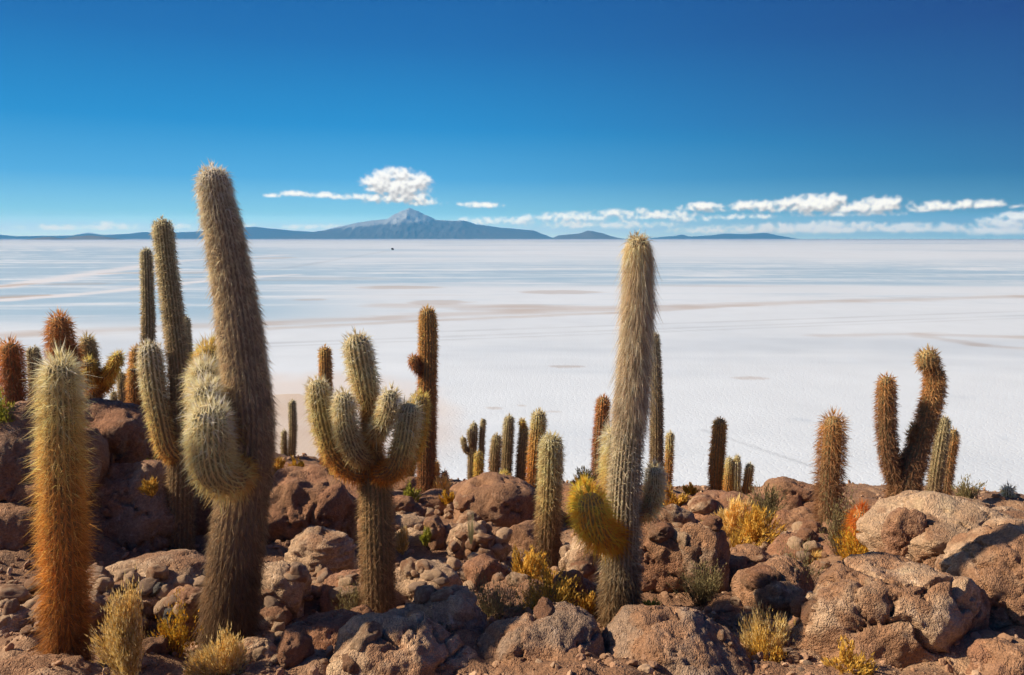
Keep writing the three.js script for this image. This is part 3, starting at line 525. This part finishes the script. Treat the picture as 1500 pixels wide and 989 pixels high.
// dims: half sizes in metres; lump: how bulbous; facet: how cut; crack: depth of cracks; c1, c2: the two rock colours; mix: share of c2
function rockGeo(seed, dims, detail, o = {}) {
  let { lump = 0.14, facet = 0.9, crack = 0.05, c1 = BROWN, c2 = PALE, mix = 0.35, lumps = 1.7, layer = 0 } = o, R = rng(seed * 7 + 11);
  const g = ico(detail), p = g.attributes.position, col = new Float32Array(p.count * 3), S = seed * 13.37, soft = (lump *= 0.75), size = Math.cbrt(dims[0] * dims[1] * dims[2]);
  const planes = []; for (let i = 0; i < 17; i++) { const v = new THREE.Vector3(R() * 2 - 1, R() * 1.6 - .8, R() * 2 - 1).normalize(); planes.push([v.x, v.y, v.z, 0.80 + R() * 0.26]); }
  for (let i = 0; i < p.count; i++) {
    const x = p.getX(i), y = p.getY(i), z = p.getZ(i);
    let r = 1 / Math.pow(Math.abs(x) ** 2.6 + Math.abs(y) ** 2.6 + Math.abs(z) ** 2.6, 1 / 2.6), rf = r;
    for (const [a, b, c, h] of planes) { const q = a * x + b * y + c * z; if (q > 0.05) rf = Math.min(rf, h / q); }
    r = lerp(r, rf, facet) * (1 + 0.16 * fbm(x * 1.3 + S, y * 1.3, z * 1.3, 3));
    let X = x * dims[0] * r, Y = y * dims[1] * r, Z = z * dims[2] * r;
    const f = lumps * 0.72 / size, wx = X * f + S + 0.35 * noise(X * f * 2, Y * f * 2, Z * f * 2 + S), wy = Y * f + 0.35 * noise(X * f * 2 + 7, Y * f * 2, Z * f * 2), wz = Z * f + 0.3 * noise(X * f * 2, Y * f * 2 + 9, Z * f * 2);
    const w = worley(wx, wy, wz), edge = w[1] - w[0];
    let h = soft * size * (0.42 - w[0]) * 0.55 + lump * size * 0.9 * noise(X * f * 1.3 + S, Y * f * 1.3, Z * f * 1.3);
    const gate = sstep(-0.15, 0.25, noise(X * f * .9, Y * f * .9 + S, Z * f * .9));
    h -= crack * size * 2.8 * (1 - sstep(0, 0.05, edge)) * (0.15 + 0.85 * gate);
    const v = worley(wx * 2.6 + 5, wy * 2.6, wz * 2.6), e2 = v[1] - v[0];
    h += lump * size * 0.22 * (0.42 - v[0]) - crack * size * 1.1 * (1 - sstep(0, 0.06, e2)) * ((v[2] & 3) ? 0.1 : 1);
    h += 0.045 * size * fbm(X * 6 / size + S, Y * 6 / size, Z * 6 / size, 4, 0.6) ;
    h += Math.min(0.018, size * 0.06) * (fbm(X * 20, Y * 20, Z * 20 + S, 3, 0.65) + 0.6 * (0.4 - worley(X * 17 + S, Y * 17, Z * 17)[0]));
    if (layer) h += layer * size * (Math.abs(((Y / size * 5 + 0.6 * noise(X * 2, Z * 2, S)) % 1 + 1) % 1 - 0.5) - 0.25) * 0.3;
    const l = Math.hypot(X, Y, Z) || 1; X += X / l * h; Y += Y / l * h; Z += Z / l * h;
    p.setXYZ(i, X, Y, Z);
    const b1 = fbm(X * 1.6 + S, Y * 2.4, Z * 1.6, 5, 0.6), b2 = fbm(X * 7, Y * 7 + S, Z * 7, 3), cell = ((w[2] >>> 5) & 255) / 255;
    const k = sstep(0.5 - mix, 0.72 - mix, 0.32 + b1 * 0.75 + b2 * 0.16 + (cell - .5) * 0.18), t = 1 + 0.22 * b2 + 0.14 * (cell - 0.5), gr = 0.07 * sstep(0.1, 0.4, fbm(X * 3, Y * 3, Z * 3 + S + 40, 4));
    for (let m = 0; m < 3; m++) col[i * 3 + m] = clamp(lerp(c1[m], c2[m], k) * t + gr * [.5, .55, .6][m], 0.02, .8);
  }
  g.setAttribute('color', new THREE.BufferAttribute(col, 3));
  g.computeVertexNormals();
  return boxUV(g, 0.55, dims);
}
// [photo x, photo y of the middle, half width, half height (photo pixels), metres ahead, half depth as a share of half width, look, label]
const BOULDERS = [
  [110, 745, 90, 70, 8.6, .7, { c1: DARK, c2: RED, mix: .3 }, 24, 'dark reddish boulder wall behind the orange spined cactus base'],
  [20, 800, 70, 62, 7.2, .7, { c1: DARK, c2: BROWN, mix: .3 }, 24, 'shaded brown boulder below the big dark boulder'],
  [120, 905, 60, 46, 5.5, .8, { c1: BROWN, c2: PALE, mix: .4 }, 24, 'cracked brown boulder right behind the orange spined cactus'],
  [400, 870, 56, 44, 6.4, .8, { c1: BROWN, c2: PALE, mix: .4 }, 22, 'brown boulder under the rubble beside the tallest cactus'],
  [520, 880, 50, 40, 6.6, .8, { c1: BROWN, c2: RED, mix: .4 }, 22, 'shaded brown boulder behind the candelabra foot'],
  [700, 920, 56, 44, 5.7, .8, { c1: RED, c2: BROWN, mix: .4 }, 24, 'brown boulder beneath the dull grey brown bush'],
  [885, 830, 50, 50, 7.0, .8, { c1: BROWN, c2: PALE, mix: .4 }, 22, 'brown boulder wedged behind the base of the shaggy cactus'],
  [1088, 850, 56, 46, 7.2, .8, { c1: DARK, c2: BROWN, mix: .4 }, 22, 'brown boulder beneath the yellow bush above the shaded gap'],
  [1200, 830, 66, 40, 7.6, .8, { c1: BROWN, c2: RED, mix: .4 }, 22, 'long brown boulder at the foot of the dark grey shrub'],
  [570, 790, 60, 40, 9.6, .8, { c1: BROWN, c2: PALE, mix: .35 }, 20, 'brown boulder half hidden by the candelabra trunk'],
  [920, 760, 60, 34, 11, .8, { c1: BROWN, c2: RED }, 18, 'brown boulder just behind the shaggy cactus on the slope'],
  [500, 725, 54, 26, 12, .8, { c1: BROWN, c2: RED }, 16, 'low brown boulder behind the left arms of the candelabra'],
  [48, 715, 92, 118, 7.6, .8, { c1: DARK, c2: GREY, mix: .2 }, 26, 'big dark boulder behind the orange spined cactus, below the yellow green bush'],
  [158, 668, 62, 78, 8.6, .8, { c1: RED, c2: GREY, mix: .2 }, 26, 'reddish upright boulder behind the orange spined cactus'],
  [208, 655, 62, 40, 9.8, .8, { c1: RED, c2: BROWN, mix: .3, facet: .8 }, 22, 'smooth sloping reddish slab behind the slender cactus'],
  [190, 765, 74, 86, 7.9, .7, { c1: DARK, c2: GREY, mix: .34 }, 26, 'shaded boulder with grey stains at the foot of the slender cactus'],
  [300, 770, 42, 70, 8.8, .8, { c1: DARK, c2: BROWN }, 18, 'dark boulder squeezed between the slender and the tallest cactus'],
  [218, 858, 92, 40, 6.0, .8, { c1: BROWN, c2: PALE, mix: .3 }, 24, 'low brown slab with stones on it between two cacti'],
  [30, 1020, 96, 50, 4.3, .8, { c1: RED, c2: BROWN, lump: .1 }, 30, 'rough brown boulder at the foot of the orange spined cactus'],
  [14, 925, 52, 36, 5.4, .8, { c1: BROWN, c2: PALE, mix: .45 }, 22, 'pale rubble boulder beside the base of the orange spined cactus'],
  [454, 757, 66, 70, 8.6, .85, { c1: BROWN, c2: RED, lump: .22 }, 30, 'large rounded lumpy boulder between the tallest and candelabra cactus'],
  [432, 706, 44, 24, 10.4, .8, { c1: BROWN, c2: RED }, 16, 'flat brown boulder carrying yellow tufts below the slim cacti'],
  [472, 818, 48, 40, 7.4, .8, { c1: BROWN, c2: PALE, mix: .5, layer: .5 }, 22, 'pale layered boulder in front of the large rounded boulder'],
  [282, 905, 44, 42, 5.7, .8, { c1: RED, c2: BROWN }, 20, 'brown boulder behind the base of the tallest cactus'],
  [478, 955, 62, 56, 5.2, .8, { c1: BROWN, c2: RED, facet: .8 }, 26, 'square brown boulder in front of the candelabra cactus'],
  [372, 968, 36, 30, 5.0, .8, { c1: BROWN, c2: PALE }, 18, 'small brown boulder beside the foot of the tallest cactus'],
  [592, 1010, 112, 95, 4.4, .9, { c1: BROWN, c2: PALE, mix: .42, lump: .14 }, 40, 'broad pale brown boulder in the foreground below the candelabra cactus'],
  [648, 925, 62, 62, 5.0, .8, { c1: GREY, c2: PALE, mix: .2, facet: .8 }, 32, 'grey steep boulder rising behind the broad pale one'],
  [728, 752, 60, 48, 11, .8, { c1: RED, c2: BROWN, lump: .12, facet: .3 }, 26, 'smooth domed brown boulder behind the rough stone heap'],
  [640, 755, 44, 30, 12, .8, { c1: BROWN, c2: DARK }, 16, 'brown boulder beside the tall budded cactus'],
  [700, 812, 44, 44, 8.9, .8, { c1: BROWN, c2: PALE, mix: .45, lump: .3, lumps: 3.2 }, 30, 'knobbly heap-like boulder carrying a pale green tuft'],
  [664, 800, 36, 28, 9.4, .8, { c1: BROWN, c2: PALE, mix: .3, lump: .24 }, 20, 'brown lumpy boulder beside the knobbly heap'],
  [612, 805, 36, 30, 9.2, .8, { c1: BROWN, c2: PALE, mix: .4 }, 20, 'brown boulder beside the candelabra trunk among stones'],
  [620, 862, 56, 38, 6.8, .8, { c1: BROWN, c2: PALE, mix: .45 }, 24, 'pale brown boulder right of the candelabra foot under rubble'],
  [706, 855, 40, 36, 7.6, .8, { c1: BROWN, c2: RED }, 20, 'plain brown boulder beneath the knobbly heap'],
  [776, 802, 44, 36, 9.8, .8, { c1: DARK, c2: BROWN }, 18, 'dark boulder in shade beside the two toned cactus'],
  [794, 982, 94, 86, 4.6, .9, { c1: GREY, c2: BROWN, mix: .3, facet: .85, lump: .12 }, 38, 'dark flat topped boulder crossed by a cactus shadow'],
  [985, 990, 110, 94, 4.5, .9, { c1: BROWN, c2: GREY, mix: .25, lump: .1, facet: .6 }, 42, 'broad rounded granular boulder in front of the shaggy cactus'],
  [968, 822, 72, 66, 6.9, .8, { c1: BROWN, c2: RED, lump: .14, facet: .5 }, 32, 'tall rounded boulder with dark cracks behind the shaggy cactus'],
  [1028, 826, 38, 60, 6.7, .8, { c1: BROWN, c2: GREY, mix: .3 }, 24, 'grey edged boulder joined to the tall cracked boulder'],
  [855, 838, 36, 36, 7.2, .8, { c1: BROWN, c2: PALE, mix: .5 }, 22, 'pale stained boulder beneath the yellow shoot'],
  [840, 890, 60, 34, 5.9, .8, { c1: BROWN, c2: RED }, 24, 'low brown boulder between yellow bush and shaggy cactus'],
  [760, 880, 66, 24, 6.6, .8, { c1: BROWN, c2: RED }, 22, 'low brown ledge beneath the yellow twiggy bush'],
  [850, 742, 60, 26, 11.5, .8, { c1: RED, c2: BROWN }, 16, 'reddish boulder behind the yellow shoot of the shaggy cactus'],
  [1062, 762, 66, 34, 10.6, .8, { c1: BROWN, c2: RED, lump: .2 }, 24, 'long rounded boulder below the short pale cluster'],
  [1000, 755, 40, 26, 11.5, .8, { c1: BROWN, c2: RED }, 18, 'brown boulder behind the right shoulder of the shaggy cactus'],
  [1165, 742, 48, 38, 11.5, .8, { c1: RED, c2: BROWN, lump: .2 }, 26, 'reddish boulder hump beside the bristly cactus on the crest'],
  [1100, 800, 64, 26, 9.2, .8, { c1: BROWN, c2: RED }, 20, 'low brown boulder between the yellow bushes'],
  [1168, 775, 34, 26, 9.8, .8, { c1: RED, c2: BROWN, lump: .25 }, 20, 'lumpy reddish boulder below the crest hump'],
  [1172, 802, 34, 20, 8.8, .8, { c1: BROWN, c2: PALE }, 18, 'flat brown boulder with a gap beneath it'],
  [1140, 900, 62, 72, 6.0, .8, { c1: RED, c2: BROWN, lump: .12 }, 30, 'sloping reddish boulder between the straw bush and dark shrub'],
  [1402, 792, 120, 62, 6.3, .8, { c1: BROWN, c2: PALE, mix: .36, lump: .16, crack: .06 }, 44, 'pale broken topped boulder below the forked cactus'],
  [1324, 786, 28, 42, 6.3, .8, { c1: RED, c2: BROWN, lump: .14 }, 26, 'brown boulder edge beside the pointed orange cactus'],
  [1496, 874, 100, 92, 5.2, .9, { c1: BROWN, c2: PALE, mix: .26, lump: .15, crack: .07 }, 44, 'rounded boulder split by deep black cracks'],
  [1298, 945, 142, 122, 4.9, .75, { c1: BROWN, c2: PALE, mix: .22, lump: .18, crack: .07, facet: .8 }, 48, 'huge overhanging boulder with grey crust and shaded underside'],
  [1400, 992, 110, 66, 5.0, .6, { c1: DARK, c2: GREY, mix: .2 }, 26, 'shaded boulder beneath the overhang'],
  [1478, 985, 52, 44, 4.2, .8, { c1: RED, c2: BROWN }, 26, 'small rough brown boulder below the cracked boulder'],
  [560, 748, 60, 24, 12, .8, { c1: BROWN, c2: PALE }, 16, 'brown boulder behind the candelabra trunk'],
  [700, 722, 40, 16, 15, .8, { c1: RED, c2: BROWN }, 12, 'low crest boulder below the short golden cactus'],
  [890, 724, 44, 16, 15, .8, { c1: RED, c2: BROWN }, 12, 'low crest boulder below the rust brown cactus'],
  [1250, 800, 50, 30, 8.4, .8, { c1: BROWN, c2: RED }, 16, 'brown boulder beneath the dark grey shrub'],
  [590, 715, 30, 14, 15, .8, { c1: BROWN, c2: RED }, 12, 'low crest boulder behind the candelabra arms'],
];
BOULDERS.forEach(([x, y, hw, hh, d, zs, look, det, label], i) => {
  const k = d / F * 1.16, dims = [hw * k, hh * k, hw * k * zs], p = at(x, y, d + dims[2] * 0.45);
  const b = mesh('boulder', rockGeo(i + 3, dims, Math.round(det * 0.74), look), M.rock);
  b.position.copy(p);
  tag(b, label, 'boulder', 'boulders on the hillside');
});

// loose stones: a few shapes, each stone its own object
const stoneShapes = [];
for (let i = 0; i < 10; i++) { const R = rng(i + 90), a = .6 + R() * .3, b = .42 + R() * .25, c = .5 + R() * .3; stoneShapes.push(rockGeo(200 + i, [a, b, c], 5, { facet: .95, lump: .12, crack: .02, c1: i % 3 ? [.48, .32, .21] : BROWN, c2: i % 4 === 0 ? GREY : PALE, mix: i % 3 ? .55 : .25 })); }
const darkStone = rockGeo(240, [.6, .55, .5], 9, { facet: .95, c1: [.10, .095, .095], c2: [.17, .16, .15], mix: .3 });
const PILES = [                                                        // [n, photo x0, y0, x1, y1, smallest, largest (photo px across), label, group]
  [46, 120, 842, 300, 905, 9, 34, 'angular stone in the rubble between the orange spined and the tallest cactus', 'rubble beside the tallest cactus'],
  [26, 0, 855, 70, 935, 10, 36, 'angular stone in the rubble at the left foot of the orange spined cactus', 'rubble below the big dark boulder'],
  [40, 392, 832, 525, 885, 9, 36, 'angular stone in the rubble below the pale layered boulder', 'rubble below the pale layered boulder'],
  [20, 380, 890, 500, 985, 7, 24, 'loose stone on the shaded ground beside the square brown boulder', 'stones beside the square brown boulder'],
  [34, 578, 742, 668, 782, 8, 24, 'pale stone in the tumbled heap beside the tall budded cactus', 'stones beside the tall budded cactus'],
  [34, 590, 830, 700, 880, 9, 30, 'stone in the rubble between the candelabra trunk and knobbly boulder', 'rubble beside the candelabra trunk'],
  [24, 660, 775, 745, 860, 8, 26, 'rough stone stuck on the knobbly heap-like boulder', 'stones on the knobbly heap'],
  [22, 820, 790, 895, 870, 8, 24, 'stone lying below the yellow shoot of the shaggy cactus', 'stones below the yellow shoot'],
  [34, 1090, 770, 1210, 850, 7, 24, 'flat brown stone lying in the gully below the bristly cactus', 'stones in the gully'],
  [14, 1050, 840, 1100, 950, 7, 18, 'small stone in the shaded gap beside the straw green bush', 'stones in the shaded gap'],
  [16, 960, 735, 1060, 790, 7, 20, 'small brown stone on the crest below the golden brown cactus', 'stones on the crest'],
  [9, 690, 830, 880, 905, 30, 62, 'medium rounded brown rock around the yellow bushes', 'medium rocks around the yellow bushes'],
  [10, 960, 745, 1200, 800, 28, 60, 'medium brown rock on the slope below the crest cacti', 'medium rocks on the slope'],
  [8, 540, 735, 700, 800, 26, 50, 'medium brown rock behind the candelabra cactus among pale stones', 'medium rocks behind the candelabra cactus'],
  [7, 1060, 840, 1200, 930, 30, 60, 'medium brown rock beside the shaded gap and dark shrub', 'medium rocks beside the shaded gap'],
  [6, 390, 900, 540, 985, 34, 64, 'medium brown rock in front of the candelabra cactus', 'medium rocks before the candelabra cactus'],
  [6, 130, 880, 290, 960, 34, 64, 'medium brown rock behind the large straw bush', 'medium rocks behind the straw bush'],
  [10, 1150, 940, 1220, 985, 7, 18, 'small stone below the lip of the huge overhanging boulder', 'stones below the overhang'],
];
// height of the top of ground or boulders under a line of sight: boulders as ellipsoids
const ELL = BOULDERS.map(([x, y, hw, hh, d, zs]) => { const k = d / F * 1.08; return { c: at(x, y, d + hw * k * 1.07 * zs * 0.45), r: [hw * k, hh * k, hw * k * zs] }; });
function touch(px, py) {
  for (let d = 3.2; d < 30; d += 0.04) {
    const p = at(px, py, d);
    if (p.y <= hill(p.x, p.z)) { p.y = hill(p.x, p.z); return p; }
    for (const e of ELL) { const a = (p.x - e.c.x) / e.r[0], b = (p.y - e.c.y) / e.r[1], c = (p.z - e.c.z) / e.r[2]; if (Math.abs(a) ** 2.4 + Math.abs(b) ** 2.4 + Math.abs(c) ** 2.4 < 0.92) return p; }
  }
  return at(px, py, 30);
}
const rockShapes = []; for (let i = 0; i < 6; i++) rockShapes.push(lit(new THREE.Mesh(rockGeo(260 + i, [.3, .21 + .02 * i, .26], 10, { lump: .2, c1: i % 2 ? BROWN : RED, c2: i % 3 ? RED : PALE, mix: .3 }), M.rock)));
const stoneProto = stoneShapes.map(g => lit(new THREE.Mesh(g, M.stone)));
const darkProto = lit(new THREE.Mesh(darkStone, M.stone));
PILES.forEach(([n, x0, y0, x1, y1, s0, s1, label, group], pi) => {
  const R = rng(500 + pi);
  for (let i = 0; i < n; i++) {
    const px = lerp(x0, x1, R()), py = lerp(y0, y1, (i + R()) / n), p = touch(px, py), dark = pi === 0 && i % 13 === 5, s = (dark ? s1 * 0.85 : lerp(s0, s1, R() ** 1.7)) / F * -p.z / 1.25;
    const mid = s1 > 45, m = (dark ? darkProto : mid ? rockShapes[i % 6] : stoneProto[Math.floor(R() * 10)]).clone();
    m.name = numbered('stone'); m.position.copy(p); m.position.y += s * 0.16; m.rotation.set(R() * .7 - .35, R() * 6.28, R() * .7 - .35); m.scale.set(s * (0.85 + R() * .5), s * (0.8 + R() * .4), s); if (mid) m.scale.multiplyScalar(2.3);
    if (dark) tag(m, 'nearly black angular stone in the pale rubble beside the tallest cactus', 'stone', 'dark stones in the rubble'); else tag(m, label, 'stone', group);
    scene.add(m);
  }
});
// grit on the bare ground
{
  const R = rng(77), spots = [], T = new THREE.Matrix4(), Q = new THREE.Quaternion(), E = new THREE.Euler(), C = new THREE.Color();
  const g = rockGeo(300, [.7, .35, .5], 2, { facet: 1, lump: .3 }); g.deleteAttribute('color'); g.deleteAttribute('normal');
  const grit = new THREE.InstancedMesh(g, new THREE.MeshStandardMaterial({ roughness: 0.93 }), 15000);
  for (let i = 0; i < 15000; i++) {
    const d = 3.2 + 19 * R() ** 1.6, x = (R() * 2 - 1) * d * 0.78, z = -d, y = hill(x, z), s = (0.014 + 0.06 * R() ** 3.5) * (0.7 + d * 0.05);
    T.compose(new THREE.Vector3(x, y + s * .15, z), Q.setFromEuler(E.set(R() * 6, R() * 6, R() * 6)), new THREE.Vector3(s, s * .8, s));
    grit.setMatrixAt(i, T); const k = R(), b = .7 + R() * .6; grit.setColorAt(i, C.setRGB(lerp(.3, .5, k ** 4) * b, lerp(.17, .34, k ** 4) * b, lerp(.10, .22, k ** 4) * b));
  }
  grit.name = 'grit'; grit.userData.kind = 'stuff'; lit(grit); scene.add(grit);
}

// ---------------------------------------------------------------- bushes and tufts
// kind: stem count, leaves per stem, leaf length and width, colours
const BUSH = {
  straw: { stems: 170, leaves: 34, ll: .036, lw: .008, spread: .75, c: [[.80, .60, .25], [.84, .68, .34], [.72, .50, .15]], tw: [.52, .36, .16], fine: true },
  yellow: { stems: 90, leaves: 32, ll: .03, lw: .011, spread: 1.0, c: [[.64, .38, .06], [.72, .44, .08], [.54, .36, .08]], tw: [.22, .15, .07] },
  orange: { stems: 80, leaves: 24, ll: .026, lw: .010, spread: .95, c: [[.66, .34, .03], [.60, .38, .04], [.50, .34, .05]], tw: [.22, .13, .06] },
  green: { stems: 80, leaves: 24, ll: .026, lw: .009, spread: .9, c: [[.34, .35, .05], [.46, .42, .06], [.27, .29, .05]], tw: [.18, .14, .07] },
  dusky: { stems: 120, leaves: 18, ll: .022, lw: .007, spread: 1.0, c: [[.26, .21, .10], [.34, .28, .13], [.20, .18, .08]], tw: [.19, .135, .085] },
  tuft: { stems: 130, leaves: 0, ll: 0, lw: .006, spread: .5, c: [[.52, .46, .24], [.40, .42, .18]], tw: [.52, .48, .26] },
};
const SHRUBS = [                                                        // [photo x, photo y of the foot, width px, height px, kind, label]
  [190, 992, 124, 90, 'straw', 'large feathery straw coloured bush beside the orange spined cactus', 4.35],
  [325, 998, 110, 60, 'straw', 'feathery straw bush at the foot of the tallest cactus', 4.5],
  [258, 968, 62, 70, 'orange', 'orange yellow bush between the straw bush and tallest cactus', 5.1],
  [4, 632, 46, 46, 'green', 'yellow green bush on top of the big dark boulder', 7.6],
  [768, 858, 74, 38, 'yellow', 'sparse yellow twiggy bush in front of the two toned cactus', 7.2],
  [806, 868, 40, 28, 'orange', 'small orange yellow bush at the foot of the two toned cactus', 7.0],
  [802, 915, 112, 64, 'yellow', 'yellow green bush beside the dull grey brown bush', 5.8],
  [724, 925, 86, 70, 'dusky', 'dull grey brown bush behind the flat topped boulder', 5.6],
  [856, 905, 40, 24, 'yellow', 'small yellow tuft between the yellow green bush and shaggy cactus', 5.7],
  [953, 902, 26, 18, 'green', 'small bright green tuft at the foot of the shaggy cactus', 5.3],
  [1102, 800, 70, 46, 'yellow', 'bright yellow bush on the slope beside the pale grey bush', 8.6],
  [1072, 782, 54, 36, 'straw', 'pale straw bush on the slope beside the bright yellow bush', 9.2],
  [1082, 832, 56, 40, 'yellow', 'yellow bush above the shaded gap', 7.6],
  [1122, 758, 50, 34, 'dusky', 'dark twiggy bush below the short pale cluster', 10.2],
  [1166, 882, 66, 64, 'dusky', 'dark grey green shrub on the sloping reddish boulder', 6.2],
  [1232, 810, 74, 68, 'dusky', 'large dark grey shrub beside the bristly cactus', 7.4],
  [1258, 832, 68, 44, 'orange', 'orange yellow bush below the pointed orange cactus', 6.8],
  [1122, 992, 88, 84, 'straw', 'straw green bush in the gap beside the sloping reddish boulder', 5.0],
  [1126, 995, 60, 50, 'yellow', 'yellow lower bush in front of the straw green bush', 4.8],
  [1240, 1000, 70, 40, 'yellow', 'sparse yellow weed below the huge overhanging boulder', 4.4],
  [1030, 885, 80, 56, 'dusky', 'dark bush in shade behind the broad rounded boulder', 6.3],
  [985, 748, 56, 24, 'yellow', 'yellow tuft on the crest behind the shaggy cactus', 11],
  [1012, 727, 22, 14, 'orange', 'small orange tuft on the crest beside the amber cactus', 15],
  [658, 742, 22, 16, 'orange', 'small orange tuft on the crest beside the tall budded cactus', 12],
  [648, 732, 36, 22, 'straw', 'straw tuft on the crest behind the tall budded cactus', 14],
  [690, 790, 24, 34, 'tuft', 'pale green grass tuft on the knobbly heap', 8.7],
  [625, 796, 20, 18, 'green', 'small green tuft on the brown boulder beside the candelabra trunk', 9],
  [590, 806, 26, 24, 'straw', 'straw tuft right against the candelabra trunk', 8.6],
  [602, 736, 24, 18, 'green', 'small yellow green tuft above the stone heap', 12],
  [514, 918, 40, 44, 'dusky', 'dark green bush in shade beside the candelabra foot', 6.2],
  [436, 694, 24, 14, 'orange', 'small orange tuft on the flat brown boulder', 10.1],
  [404, 692, 24, 14, 'yellow', 'small yellow tuft beside the tallest cactus on flat boulder', 10.1],
  [500, 722, 60, 22, 'straw', 'dry straw grass on the ground behind the candelabra arms', 13],
  [1414, 736, 40, 30, 'dusky', 'twiggy dark shrub on top of the pale broken boulder', 7],
  [856, 712, 30, 22, 'dusky', 'thin twig bush on the crest beside the rust brown cactus', 14],
  [715, 900, 30, 20, 'yellow', 'low yellow tuft beside the dull grey brown bush', 6],
  [222, 722, 26, 14, 'yellow', 'small yellow tuft on the stained shaded boulder', 7.6],
  [216, 692, 24, 14, 'green', 'small green tuft on the reddish slab', 8.4],
  [1190, 838, 40, 22, 'straw', 'dry grass in the gully below the bristly cactus', 7.6],
  [905, 806, 40, 26, 'yellow', 'yellow tuft behind the base of the yellow shoot', 7.2],
  [560, 945, 36, 22, 'straw', 'small dry tuft in front of the candelabra foot', 5.4],
  [1030, 782, 24, 12, 'green', 'tiny green tuft below the long rounded boulder', 9.6],
];
SHRUBS.forEach(([x, y, w, h, kind, label, d], i) => {
  const K = BUSH[kind], R = rng(900 + i), k = d / F, hw = w * k / 2 * 1.3, H = h * k * 1.45, p = at(x, y, d), g = thing(kind === 'tuft' ? 'grass_tuft' : 'shrub', p);
  tag(g, label, kind === 'tuft' ? 'grass' : 'bush', 'dry bushes among the rocks');
  const big = clamp(w / 60, 0.35, 1.8), ns = Math.round(K.stems * big), tp = [], tc = [], ti = [], lp = [], lc = [], li = []; let a = 0, b = 0;
  const S = new THREE.Vector3(), V = new THREE.Vector3(), Wd = new THREE.Vector3(), U = new THREE.Vector3(), Lw = new THREE.Vector3(), scale = Math.max(1, d / 5.5), tw = Math.max(.0022, k * .42);
  const clumps = []; for (let q = 0; q < 7; q++) clumps.push([q * .9 + R() * .9, 0.3 + 0.75 * R(), 0.45 + 0.65 * R(), 0.8 + 0.45 * R()]);
  for (let s = 0; s < ns; s++) {
    const cl = clumps[s % 7], an = cl[0] + (R() - .5) * 1.1, ln = cl[1] * (0.45 + R() * 0.7) * K.spread, ht = cl[2] * (0.42 + R() * .75), bright = cl[3];
    const ex = Math.cos(an) * ln * hw, ez = Math.sin(an) * ln * hw * .8, ey = H * ht * (1.1 - 0.35 * ln), bx = ex * .25 * R(), bz = ez * .25 * R();
    const P = t => S.set(lerp(bx, ex, t ** 0.85), -0.05 + (ey + 0.05) * t ** 0.9 + 0.03 * H * Math.sin(t * 9 + s), lerp(bz, ez, t ** 0.85));
    const col = K.tw; let prev = null;
    for (let q = 0; q <= 4; q++) {
      P(q / 4); const wq = tw * (1 - q / 4 * .75) * (kind === 'tuft' ? 1.2 : 1);
      tp.push(S.x - wq, S.y, S.z, S.x + wq, S.y, S.z + wq * .4); for (let z = 0; z < 2; z++) tc.push(col[0] * bright, col[1] * bright, col[2] * bright);
      if (prev !== null) ti.push(prev, prev + 1, a, prev + 1, a + 1, a); prev = a; a += 2;
    }
    for (let q = 0; q < K.leaves; q++) {
      const t = 0.22 + 0.78 * R() ** 0.7; P(t); U.set(R() - .5, R() - .5, R() - .5).normalize();
      const sp = 0.035 * H + 0.012; S.addScaledVector(U, sp * R() * 1.6);
      V.set(ex * .7 + (R() - .5) * hw * .6, ey * .95, ez * .7 + (R() - .5) * hw * .6).normalize().multiplyScalar(K.ll * scale * (0.6 + R() * .7));
      Lw.set(R() - .5, R() - .5, R() - .5).cross(V).normalize().multiplyScalar(K.lw * scale * .5 * (.7 + R() * .6));
      const c = K.c[Math.floor(R() * K.c.length)], m = bright * (0.75 + R() * .5);
      lp.push(S.x - Lw.x, S.y - Lw.y, S.z - Lw.z, S.x + Lw.x, S.y + Lw.y, S.z + Lw.z, S.x + V.x, S.y + V.y, S.z + V.z); for (let z = 0; z < 3; z++) lc.push(c[0] * m, c[1] * m, c[2] * m);
      li.push(b, b + 1, b + 2); b += 3;
    }
  }
  if (kind === 'tuft') { const m = mesh('blades', geom(tp, ti, tc, null, false), M.leaf, g); m.userData.kind = 'stuff'; } else {
    const m1 = mesh('twigs', geom(tp, ti, tc, null, false), M.twig, g), m2 = mesh('foliage', geom(lp, li, lc, null, false), M.leaf, g); m2.userData.kind = 'stuff'; m1.userData.kind = 'stuff';
  }
});

// ---------------------------------------------------------------- lone lorry far out on the salt
{
  const [x, z] = onSalt(575, 366.5), g = thing('lorry', new THREE.Vector3(x, 0, z));
  tag(g, 'tiny dark lorry driving far out on the white salt', 'lorry');
  const dark = new THREE.MeshStandardMaterial({ color: 0x15171a, roughness: .5 }), glass = new THREE.MeshStandardMaterial({ color: 0x0a0d10, roughness: .15 }), rub = new THREE.MeshStandardMaterial({ color: 0x0b0b0b, roughness: .9 });
  const box = (n, w, h, l, y, zz, m) => { const b = mesh(n, new THREE.BoxGeometry(w, h, l), m, g); b.position.set(0, y, zz); return b; };
  box('cargo_box', 3, 3.6, 6, 2.9, -1.2, dark); const cab = box('cab', 2.8, 2.4, 2.2, 2.1, 3, dark); const w = mesh('windscreen', new THREE.BoxGeometry(2.4, .9, .06), glass, cab); w.position.set(0, .5, 1.12);
  for (const [sx, sz] of [[-1.2, 3], [1.2, 3], [-1.2, -2.6], [1.2, -2.6]]) { const wh = mesh('wheel', new THREE.CylinderGeometry(.55, .55, .4, 18), rub, g); wh.rotation.z = Math.PI / 2; wh.position.set(sx, .55, sz); }
  g.rotation.y = 0.5;
}
renderer.render(scene, camera);
